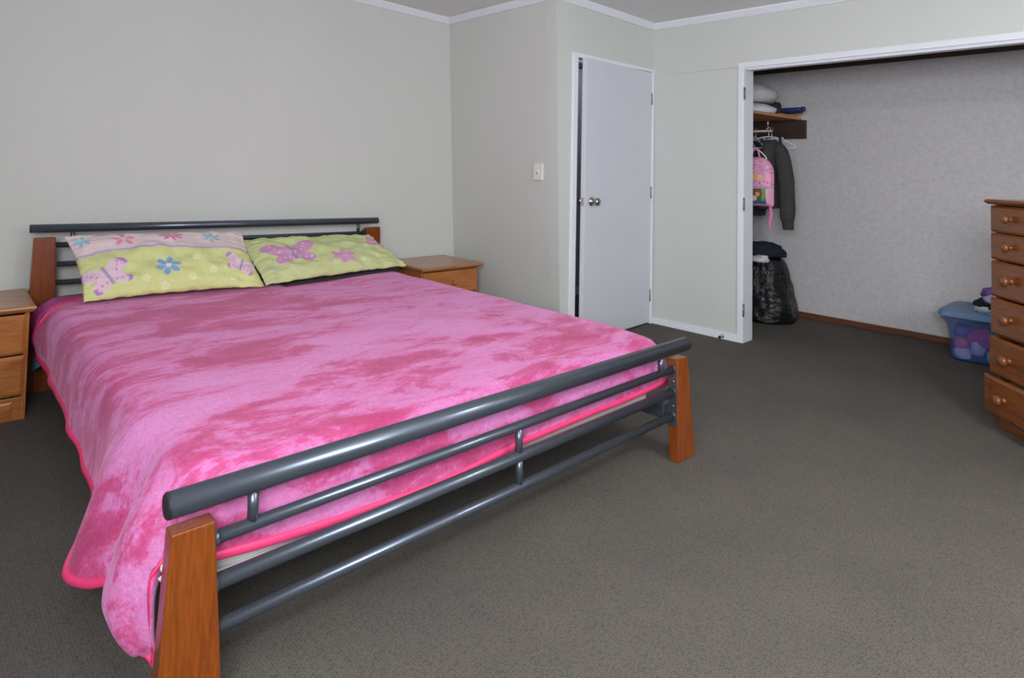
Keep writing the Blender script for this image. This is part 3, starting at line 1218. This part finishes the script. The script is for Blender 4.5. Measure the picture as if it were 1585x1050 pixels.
KNOB = [(0, .011), (.003, .011), (.007, .008), (.012, .009), (.017, .0155), (.023, .0178), (.029, .0155), (.033, .009), (.0345, .002)]


def moulded_top(x0, x1, y0, y1, z, t, mat, parent):
    bm = bmesh.new()
    lv = []
    for zz, ins in ((z - t, .012), (z - t * .72, .004), (z - t * .45, 0), (z - t * .2, .002), (z - t * .05, .007), (z, .012)):
        lv.append([bm.verts.new(p) for p in ((x0 + ins, y0 + ins, zz), (x1 - ins, y0 + ins, zz), (x1 - ins, y1 - ins, zz), (x0 + ins, y1 - ins, zz))])
    for a, b in zip(lv, lv[1:]):
        for k in range(4):
            bm.faces.new((a[k], a[(k + 1) % 4], b[(k + 1) % 4], b[k]))
    bm.faces.new(lv[-1])
    bm.faces.new(list(reversed(lv[0])))
    return bm_obj('top', bm, mat, parent)


def nightstand(loc, rz, label, w, d, h, kx):
    """origin: base, front-right corner of the body at x=0, front at y=0, body to -x and +y"""
    r = tag(empty('bedside_cabinet', loc, rz), label, 'bedside cabinet', 'pine bedside cabinets either side of the bed')
    box('side_panel', -.018, 0, 0, d, 0, h - .028, 'pine', r, .002)
    box('side_panel', -w, -w + .018, 0, d, 0, h - .028, 'pine', r, .002)
    box('back_panel', -w + .018, -.018, d - .01, d, 0, h - .028, 'pine', r)
    moulded_top(-w - .022, .022, -.042, d + .004, h, .030, 'pine_top', r)
    z1, z2, z3 = h * .205, h * .568, h * .905
    box('plinth', -w + .018, -.018, .002, .018, 0, z1 - .004, 'pine_x', r, .002)
    front_panel('plinth_panel', -w + .05, -.05, .018, z1 - .022, .002, 'pine_x', r, .006, .008)
    box('shelf', -w + .018, -.018, .016, d - .01, z1, z1 + .012, 'pine_x', r)
    for a, b in ((z1 + .006, z2 - .004), (z2 + .004, z3 + .006)):
        f = front_panel('drawer', -w + .012, -.012, a, b, 0, 'pine_x', r)
        lathe('knob', KNOB, 'pine', f, 18, '-y', (kx, -.012, (a + b) / 2))
        box('drawer_box', -w + .03, -.03, .004, d - .03, a + .02, b - .03, 'slat', f)
    return r


ns1 = nightstand((.395, 3.722, 0), math.radians(-1.2), 'pine bedside cabinet with two drawers, cut off at the left edge', .535, .47, .530, -.268)
st = mesh('sticker_remnant', [(-.395 + .02 - .03, .0005, .03), (-.365, .0005, .012), (-.36, .0005, .045), (-.372, .0005, .078), (-.385, .0005, .072), (-.378, .0005, .046)], [(0, 1, 2, 5), (5, 2, 3, 4)], 'plastic_white', ns1)
st.location.y = -.0058
ns2 = nightstand((3.098, 3.682, 0), math.radians(-1.2), 'pine bedside cabinet in the corner to the right of the bed', .507, .465, .497, -.236)

# ------------------------------------------------------------------ chest of drawers
cd = V((-.726, -.687, 0))
ang = math.atan2(cd.y, cd.x)
# local x runs along the front away from the wardrobe, local +y points out of the front
chest = tag(empty('chest_of_drawers', (3.88, .666, 0), ang), 'tall dark pine chest of six drawers with round wooden knobs', 'chest of drawers')
CW, CD = .86, .40                            # front plane at local y=0, body behind it
box('side_panel', 0, .02, .004, CD, 0, 1.078, 'chest_z', chest, .002)
box('side_panel', CW - .02, CW, .004, CD, 0, 1.078, 'chest_z', chest, .002)
box('back_panel', .02, CW - .02, CD - .01, CD, 0, 1.078, 'chest_x', chest)
moulded_top(-.028, CW + .028, -.030, CD + .005, 1.104, .024, 'chest_x', chest)
box('plinth', .02, CW - .02, .004, .022, 0, .060, 'chest_x', chest, .002)
front_panel('plinth_panel', .03, CW - .03, .012, .052, .004, 'chest_x', chest, .006, .006)
BIGK = [(d * 1.45, r * 1.42) for d, r in KNOB]
SMALLK = [(d * 1.2, r * 1.15) for d, r in KNOB]
for a, b, out, kn in ((.945, 1.074, 0, SMALLK), (.812, .940, 0, SMALLK), (.632, .804, 0, BIGK), (.448, .624, .004, BIGK), (.258, .436, .012, BIGK), (.075, .252, .038, BIGK)):
    f = front_panel('drawer', -.008, CW + .008, a, b, -out, 'chest_x', chest, .017, .011)
    for kx in (.135, CW - .135):
        lathe('knob', kn, 'chest_z', f, 20, '-y', (kx, -out - .015, (a + b) / 2 + .004))
    box('drawer_box', .03, CW - .03, .004 - out, CD - .04 - out, a + .02, b - .03, 'slat', f)

# ------------------------------------------------------------------ wardrobe: shelf, cleat, rod
SHZ = 1.664
shelf = tag(empty('wardrobe_shelf', (5.0, 2.56, SHZ)), 'pale timber shelf with a dark brown batten, inside the wardrobe', 'shelf')
box('shelf_board', -.42, .472, -.304, .30, 0, .020, 'shelf_wood', shelf, .001)
box('batten', .442, .473, -.346, .30, -.158, -.0005, 'dark_brown', shelf, .001)
box('batten', -.40, .442, .27, .30, -.10, -.002, 'dark_brown', shelf, .001)
rod = tag(tube('clothes_rod', [(4.93, 2.262, 1.545), (4.93, 2.86, 1.545)], .0125, 'hinge'), 'metal clothes rod under the wardrobe shelf', 'clothes rod')
rod_b = tube('bracket', [(4.93, 2.30, 1.556), (4.93, 2.30, 1.662)], .006, 'chrome', rod, 10)

# things on the shelf
ZS = SHZ + .0205
bm = bmesh.new()
dd = tag(crumple('folded_duvet', (5.02, 2.52, ZS + .104), (.24, .25, .105), 3, 'grey_cloth', amp=.10, freq=1.6), 'bulky pale grey folded bedding on top of the shelf pile', 'bedding')
wc = tag(crumple('folded_sheet', (4.98, 2.47, ZS), (.20, .20, .062), 7, 'white_cloth', amp=.12, freq=2.0), 'crumpled white cloth on the shelf under the grey bedding', 'cloth')
pb = tag(crumple('folded_towel', (4.68, 2.60, ZS), (.09, .17, .05), 9, 'pale_blue', amp=.12, freq=2.0), 'pale blue folded cloth at the front of the shelf', 'cloth')
bc_ = tag(crumple('black_pouch', (5.20, 2.360, ZS + .02), (.045, .05, .065), 12, 'black_cloth', amp=.3, freq=2.4), 'small black crumpled bag beside the blue umbrella on the shelf', 'bag')
wbk = tag(box('wooden_block', 5.10, 5.40, 2.262, 2.40, ZS, ZS + .014, 'shelf_wood', None, .002), 'thin wooden offcut lying at the end of the shelf', 'wood piece')
umb = tag(empty('folded_umbrella', (5.24, 2.25, ZS + .049)), 'rolled dark blue umbrella poking out over the end of the shelf', 'umbrella')
tube('canopy', [(0, .10, 0), (0, .06, 0), (0, -.06, .002), (0, -.088, .003)], .02, 'blue_tool', umb, 14, radii=[.017, .020, .019, .016])
tube('handle', [(0, -.088, .003), (0, -.093, .003), (0, -.110, .003), (0, -.116, .003)], .02, 'blue_tool', umb, 14, radii=[.016, .021, .021, .015])
tube('strap', [(.0, .02, 0), (.0, .032, 0)], .0212, 'cap', umb, 14)
tube('spare_rib', [(.004, .08, -.028), (.004, -.095, -.022)], .007, 'black_cloth', umb, 8)


# hangers
def hanger(name, loc, rz, label, mat, w=.19, clip=False, group=None, tilt=0):
    r = tag(empty(name, loc, rz), label, 'hanger', group)
    r.rotation_euler = (tilt, 0, rz)
    hook = [(.012 + 0, 0, -.035)]
    hook = [(0, 0, -.060), (0, 0, -.032)]
    for k in range(9):
        a = math.radians(-60 + k * 30)
        hook.append((.0165 * math.cos(a) - .0, 0, -.001 + .0185 * math.sin(a)))
    tube('hook', spline(hook, 26), .0024, 'chrome', r, 8)
    if clip:
        tube('bar', [(-w, 0, -.075), (w, 0, -.075)], .007, mat, r, 10)
        tube('neck', [(0, 0, -.055), (0, 0, -.075)], .006, mat, r, 8)
        for s in (-1, 1):
            box('clip', s * w * .8 - .014, s * w * .8 + .014, -.010, .010, -.105, -.062, 'chrome', r, .002)
    else:
        pts = [(0, 0, -.055), (w * .35, 0, -.066), (w * .8, 0, -.105), (w, 0, -.128), (w * .98, 0, -.142), (w * .7, 0, -.146), (-w * .7, 0, -.146), (-w * .98, 0, -.142), (-w, 0, -.128), (-w * .8, 0, -.105), (-w * .35, 0, -.066), (0, 0, -.055)]
        tube('body', spline(pts, 48), .0048, mat, r, 8, caps=False)
    return r


RZ_ = 1.545
for i, (y, rz, ml) in enumerate(((2.40, .12, 'hindmost of the clear hangers above the pink backpack'), (2.43, .05, 'middle one of the clear hangers above the pink backpack'), (2.46, .16, 'front one of the clear hangers above the pink backpack'))):
    hanger('coat_hanger', (4.93, y, RZ_ + .0105), rz, 'empty clear plastic hanger, ' + ml, 'clear', .17, group='clear plastic hangers')
hanger('clip_hanger', (4.93, 2.268, RZ_ + .0105), 1.25, 'clear skirt hanger with metal clips just below the dark batten', 'clear', .115, True, 'clear plastic hangers')
hanger('coat_hanger', (4.93, 2.292, RZ_ + .0105), -1.15, 'clear plastic hanger jutting out past the dark jacket shoulder', 'clear', .19, group='clear plastic hangers')
hanger('blue_hanger', (4.93, 2.49, RZ_ + .0105), .1, 'light blue plastic hanger beside the wardrobe door frame', 'pale_blue', .17)


# dark garments
def loft(name, secs_, mat, parent=None, seg=24, n=26, wr=.006, seed=1):
    """secs_: (centre, half-depth x, half-width y) from top to bottom; superellipse sections"""
    C = spline([s[0] for s in secs_], n)
    Rr = spline([(s[1], s[2], 0) for s in secs_], n)
    bm = bmesh.new()
    rings = []
    for c, r in zip(C, Rr):
        ring = []
        for k in range(seg):
            a = 2 * math.pi * k / seg
            ca, sa = math.cos(a), math.sin(a)
            x = math.copysign(abs(ca) ** .8, ca) * r.x
            y = math.copysign(abs(sa) ** .8, sa) * r.y
            w = wr * noise.noise(V((ca * 2.2 + seed, sa * 2.2, c.z * 9)))
            ring.append(bm.verts.new(c + V((x + ca * w, y + sa * w, wr * noise.noise(V((a, c.z * 3, seed)))))))
        rings.append(ring)
    for a, b in zip(rings, rings[1:]):
        for k in range(seg):
            bm.faces.new((a[k], a[(k + 1) % seg], b[(k + 1) % seg], b[k]))
    bm.faces.new(rings[0])
    bm.faces.new(list(reversed(rings[-1])))
    return bm_obj(name, bm, mat, parent, True)


jk = tag(empty('charcoal_jacket', (4.95, 2.22, .77)), 'charcoal grey jacket hanging with one sleeve down, nearest the end of the rod', 'jacket')
O_ = V((4.95, 2.22, .77))


def rel(p, o=O_):
    return tuple(V(p) - o)


loft('sleeve', [(rel((4.95, 2.225, 1.435)), .040, .030), (rel((4.95, 2.205, 1.39)), .060, .050), (rel((4.95, 2.178, 1.26)), .060, .056), (rel((4.95, 2.160, 1.12)), .058, .056), (rel((4.95, 2.152, .98)), .056, .056), (rel((4.95, 2.150, .87)), .052, .052), (rel((4.95, 2.150, .838)), .045, .046)], 'charcoal', jk, seed=3)
loft('cuff', [(rel((4.95, 2.149, .842)), .040, .041), (rel((4.95, 2.146, .82)), .041, .041), (rel((4.95, 2.143, .772)), .038, .038)], 'charcoal', jk, n=8, wr=.002)
loft('body', [(rel((4.97, 2.29, 1.475)), .05, .03), (rel((4.98, 2.275, 1.42)), .15, .050), (rel((4.98, 2.285, 1.2)), .19, .050), (rel((4.98, 2.29, .98)), .19, .050), (rel((4.98, 2.29, .93)), .18, .048)], 'charcoal', jk, seed=5)
nv = tag(empty('navy_jumper', (4.96, 2.46, .90)), 'dark navy jumper hanging behind the pink backpack', 'jumper')
O2 = V((4.96, 2.46, .90))
loft('body', [(rel((4.96, 2.46, 1.480), O2), .04, .03), (rel((4.96, 2.455, 1.44), O2), .09, .07), (rel((4.96, 2.45, 1.33), O2), .12, .10), (rel((4.97, 2.45, 1.1), O2), .125, .10), (rel((4.97, 2.45, .93), O2), .125, .10), (rel((4.97, 2.45, .90), O2), .12, .095)], 'navy', nv, seed=8)
loft('hem_band', [(rel((4.97, 2.45, .905), O2), .118, .093), (rel((4.97, 2.45, .88), O2), .12, .095), (rel((4.97, 2.45, .865), O2), .115, .09)], 'navy', nv, seed=9, n=8, wr=.002)


# pink backpack
def pack_print(y, z):                       # y: 0 left .. 1 right, z: 0 bottom .. 1 top
    c = (236, 166, 196)
    if z < .40:
        if z > .365:
            return (150, 190, 214)
        if .06 < z and y < .86:
            n1 = noise.noise(V((y * 7, z * 12, 3)))
            c = (70, 104, 74)
            if y > .74:
                c = (104, 160, 70) if n1 > -.1 else (64, 120, 120)
            for (ex, ez, er, cc) in ((.36, .26, .17, (104, 60, 34)), (.62, .27, .15, (140, 74, 36)), (.37, .25, .075, (206, 150, 122)), (.63, .25, .070, (210, 156, 130)), (.52, .17, .085, (216, 206, 200))):
                if ((y - ex) / er) ** 2 + ((z - ez) / (er * .62)) ** 2 < 1:
                    c = cc
            if z < .12:
                c = (44, 84, 160) if n1 > -.15 else (70, 120, 70)
        return c
    n1 = noise.noise(V((y * 12, z * 26, 5)))
    if .55 < z < .63 and .1 < y < .72 and abs(math.sin(y * 34 + 2 * math.sin(z * 40))) > .35:
        return (236, 206, 84)
    if .42 < z < .52 and n1 > .12:
        return (214, 110, 160)
    if z > .65 and n1 > .25:
        return (206, 120, 170)
    if z > .66 and n1 < -.36:
        return (150, 150, 205)
    return c


pk = tag(empty('backpack', (4.76, 2.30, .95)), 'small pink printed backpack hanging in front of the dark clothes', 'backpack')
# local: width along y, thickness along x, front faces -x
nu, nv_ = 70, 90
W2, H2 = .130, .385
vs, cols, fs = [], [], []
for side in (0, 1):
    for j in range(nv_ + 1):
        for i in range(nu + 1):
            a, b = 2 * i / nu - 1, j / nv_
            wz = 1.0
            if b > .62:
                t = (b - .62) / .38
                wz = math.sqrt(max(0.0, 1 - t ** 2.4))
            if b < .06:
                wz = .90 + .1 * math.sqrt(b / .06)
            hh = (max(0, 1 - abs(a) ** 4)) ** .5 * (max(0, 1 - abs(2 * b - 1) ** 5)) ** .5
            dep = .055 * hh
            if side == 0 and b < .40 and abs(a) < .93:
                dep += .020 * min(1, (.40 - b) * 18) * min(1, b * 14) * min(1, (.93 - abs(a)) * 8)
            x = -dep if side == 0 else dep * .4
            y = -a * W2 * wz
            vs.append((x + .003 * noise.noise(V((a * 4, b * 6, 2))), y, b * H2))
            cols.append(pack_print((a + 1) / 2, b))
N_ = (nu + 1) * (nv_ + 1)
for side in (0, 1):
    for j in range(nv_):
        for i in range(nu):
            k = side * N_ + j * (nu + 1) + i
            f = (k, k + 1, k + nu + 2, k + nu + 1)
            fs.append(f if side == 0 else f[::-1])
me = bpy.data.meshes.new('bag_body')
me.from_pydata(vs, [], fs)
at_ = me.color_attributes.new('print', 'FLOAT_COLOR', 'POINT')
buf = []
for c in cols:
    buf.extend(lin(c))
at_.data.foreach_set('color', buf)
bm = bmesh.new()
bm.from_mesh(me)
bmesh.ops.remove_doubles(bm, verts=bm.verts, dist=.0003)
bm.to_mesh(me)
bm.free()
link('bag_body', me, 'pack_print', pk, True)
tube('zip', spline([(-.040, W2 * .97, .155), (-.028, W2 * .95, .235), (-.026, W2 * .80, .318), (-.024, W2 * .45, .362), (-.022, 0, .376), (-.024, -W2 * .45, .362), (-.026, -W2 * .80, .318), (-.028, -W2 * .95, .235), (-.040, -W2 * .97, .155)], 60), .0032, 'pink_strap', pk, 8)
tube('pocket_piping', [(-.060, W2 * .9, .154), (-.062, 0, .155), (-.060, -W2 * .9, .154)], .004, 'pink_strap', pk, 8)
tube('top_loop', spline([(.0, .050, .37), (-.004, .040, .425), (0, .015, .448), (0, -.004, .425), (0, -.018, .37)], 24), .008, 'pink_strap', pk, 10, flat=((1, 0, 0), .35))
tube('shoulder_strap', spline([(.02, -.085, .03), (.004, -.100, -.01), (.0, -.106, -.06), (.004, -.092, -.120), (.0, -.096, -.165)], 26), .0125, 'pink_strap', pk, 10, flat=((1, 0, 0), .25), radii=[.014] * 16 + [.0125 - .0007 * k for k in range(10)])
hanger('white_hanger', (4.775, 2.335, 1.455), 1.4, 'white plastic hanger holding up the pink backpack', 'hanger_white', .105)

# ------------------------------------------------------------------ black bin bag
bm = bmesh.new()
prof_b = [(0, .225), (.015, .248), (.06, .250), (.14, .238), (.24, .215), (.34, .195), (.42, .178), (.475, .155), (.505, .11), (.515, .05)]
ctl = spline([(z, r, 0) for z, r in prof_b], 46)
rings = []
for q in ctl:
    ring = []
    z, r = q.x, q.y
    for k in range(72):
        a = 2 * math.pi * k / 72
        d = V((math.cos(a), math.sin(a), 0))
        w = .024 * noise.noise(V((d.x * 1.8, d.y * 1.8, z * 3.5))) + .012 * abs(noise.noise(V((d.x * 6, d.y * 6, z * 9)))) + .010 * noise.noise(V((d.x * 11, d.y * 11, z * 4 + 3)))
        w *= min(1, .25 + z * 8)
        lean = .012 * z
        ring.append(bm.verts.new((d.x * (r * .92 + w) + lean, d.y * (r + w) + lean, max(0, z + .012 * noise.noise(V((d.x * 3, d.y * 3, z * 6))) * min(1, z * 6)))))
    rings.append(ring)
for a, b in zip(rings, rings[1:]):
    for k in range(72):
        bm.faces.new((a[k], a[(k + 1) % 72], b[(k + 1) % 72], b[k]))
bm.faces.new(rings[0])
bm.faces.new(list(reversed(rings[-1])))
bag = bm_obj('rubbish_bag', bm, 'binbag', None, True)
bag.location = (5.18, 2.435, 0)
tag(bag, 'full shiny black plastic rubbish bag standing in the wardrobe corner', 'rubbish bag')
tag(crumple('navy_shirt', (5.19, 2.47, .514), (.16, .19, .075), 21, 'navy', amp=.30, freq=2.0), 'crumpled navy garment on top of the black rubbish bag', 'garment')
tag(crumple('white_rag', (5.01, 2.400, .488), (.070, .075, .034), 24, 'white_cloth', amp=.35, freq=2.2), 'bit of white cloth poking out over the rubbish bag rim', 'cloth')

# ------------------------------------------------------------------ storage tub
TX0, TX1, TY0, TY1, TZ = 5.035, 5.415, .50, 1.112, .285
tub = tag(empty('storage_tub', ((TX0 + TX1) / 2, (TY0 + TY1) / 2, 0)), 'clear blue plastic storage tub with lid, full of clothes', 'storage tub')


def rr(hx, hy, r, z, n=6):
    pts = []
    for sx, sy, a0 in ((1, 1, 0), (-1, 1, 90), (-1, -1, 180), (1, -1, 270)):
        for k in range(n + 1):
            a = math.radians(a0 + 90 * k / n)
            pts.append((sx * (hx - r) + r * math.cos(a), sy * (hy - r) + r * math.sin(a), z))
    return pts


def shell(name, levels, mat, parent, capb=True, capt=False):
    bm = bmesh.new()
    rs = [[bm.verts.new(p) for p in rr(*l)] for l in levels]
    n = len(rs[0])
    for a, b in zip(rs, rs[1:]):
        for k in range(n):
            bm.faces.new((a[k], a[(k + 1) % n], b[(k + 1) % n], b[k]))
    if capb:
        bm.faces.new(list(reversed(rs[0])))
    if capt:
        bm.faces.new(rs[-1])
    return bm_obj(name, bm, mat, parent, False)


hx, hy = (TX1 - TX0) / 2, (TY1 - TY0) / 2
shell('body', [(hx - .012, hy - .012, .05, 0), (hx, hy, .055, .012), (hx + .006, hy + .010, .055, .14), (hx + .012, hy + .022, .055, .225), (hx + .022, hy + .044, .055, .258), (hx + .024, hy + .046, .055, .268), (hx + .020, hy + .042, .055, .268), (hx + .010, hy + .020, .053, .228), (hx + .003, hy + .007, .05, .14), (hx - .004, hy - .004, .05, .014)], 'tub', tub)
shell('rim', [(hx + .022, hy + .044, .055, .262), (hx + .034, hy + .058, .058, .262), (hx + .036, hy + .060, .058, .272), (hx + .022, hy + .044, .055, .274)], 'tub', tub, False)
shell('lid', [(hx + .030, hy + .054, .058, .288), (hx + .042, hy + .066, .06, .288), (hx + .042, hy + .066, .06, .304), (hx + .030, hy + .056, .058, .322), (hx + .012, hy + .034, .055, .330), (hx - .03, hy - .02, .05, .331), (hx - .045, hy - .04, .045, .320), (hx - .10, hy - .10, .03, .319)], 'tub_lid', tub, False, True)
tcx, tcy = (TX0 + TX1) / 2, (TY0 + TY1) / 2
cl = [('magenta', 5.125, .945, .105, .075, .105, .075, 'magenta garment pressed against the front of the tub'),
      ('purple', 5.135, 1.055, .150, .085, .050, .055, 'dull purple garment at the upper left inside the tub'),
      ('rose', 5.115, 1.055, .080, .070, .048, .050, 'rose pink garment at the left inside the tub'),
      ('lilac', 5.105, .965, .050, .062, .040, .075, 'pale lilac garment squeezed in the middle of the tub'),
      ('lilac', 5.115, 1.050, .010, .070, .055, .052, 'lilac striped garment at the bottom left of the tub'),
      ('navy', 5.112, .965, .014, .052, .048, .032, 'navy garment along the bottom of the tub'),
      ('mint', 5.115, .875, .020, .070, .048, .055, 'mint green garment at the right inside the tub'),
      ('teal', 5.125, .850, .130, .075, .060, .070, 'teal garment at the upper right inside the tub'),
      ('purple', 5.290, .800, .016, .10, .22, .130, 'large purple bundle filling the back of the tub')]
for i, (mm, x, y, z, a, b, c, lab) in enumerate(cl):
    tag(crumple('garment', (x, y, z), (a, b, c), 31 + i, mm, amp=.18, freq=2.0, seg=24), lab, 'garment', 'clothes inside the storage tub')
HEAP = 'clothes heaped on the tub lid'
tag(crumple('garment', (5.16, .930, .3215), (.060, .062, .040), 45, 'white_cloth', amp=.3), 'white garment at the bottom of the heap on the tub lid', 'garment', HEAP)
tag(crumple('garment', (5.18, .900, .350), (.080, .100, .042), 46, 'navy', amp=.28), 'navy garment in the heap on the tub lid', 'garment', HEAP)
tag(crumple('garment', (5.15, .880, .385), (.062, .066, .040), 47, 'lilac', amp=.3), 'pale lilac garment in the heap on the tub lid', 'garment', HEAP)
tag(crumple('garment', (5.20, .900, .418), (.058, .062, .044), 48, 'purple', amp=.3), 'purple garment topmost in the heap on the tub lid', 'garment', HEAP)
tag(crumple('garment', (5.05, .870, .318), (.040, .050, .020), 49, 'teal', amp=.3), 'teal garment hanging over the tub lid edge', 'garment', HEAP)

# ------------------------------------------------------------------ unseen ceiling panel added to stand in for bounced flash
lx, ly = 2.0, -.75
lamp = tag(empty('bounce_fill_panel', (lx, ly, cz(lx, ly) + .05)), 'unseen square ceiling panel added in place of bounced flash', 'added light')
box('housing', -.29, .29, -.29, .29, -.035, 0, 'plastic_white', lamp, .004)
mt_, nt_, b_ = new_mat('fill_panel_diffuser')
b_.inputs['Base Color'].default_value = (.9, .9, .88, 1)
b_.inputs['Emission Color'].default_value = (1, .97, .93, 1)
b_.inputs['Emission Strength'].default_value = 52
M['fill_glow'] = mt_
box('diffuser', -.26, .26, -.26, .26, -.045, -.036, 'fill_glow', lamp)

hl = tag(empty('hall_fill_light', (4.85, 3.55, cz(4.85, 3.55) + .05)), 'unseen round light added to brighten the hall beyond the door', 'added light')  # added fixture, out of view, to lift the dark door gap
lathe('base', [(0, .10), (-.02, .10), (-.024, .09)], 'plastic_white', hl, 24, 'z')
mt_, nt_, b_ = new_mat('hall_fill_glass')
b_.inputs['Base Color'].default_value = (.9, .9, .88, 1)
b_.inputs['Emission Color'].default_value = (.95, .98, 1, 1)
b_.inputs['Emission Strength'].default_value = 14
M['hallglass'] = mt_
lathe('shade', [(-.022, .095), (-.045, .098), (-.075, .08), (-.09, .04), (-.094, .01)], 'hallglass', hl, 24, 'z')
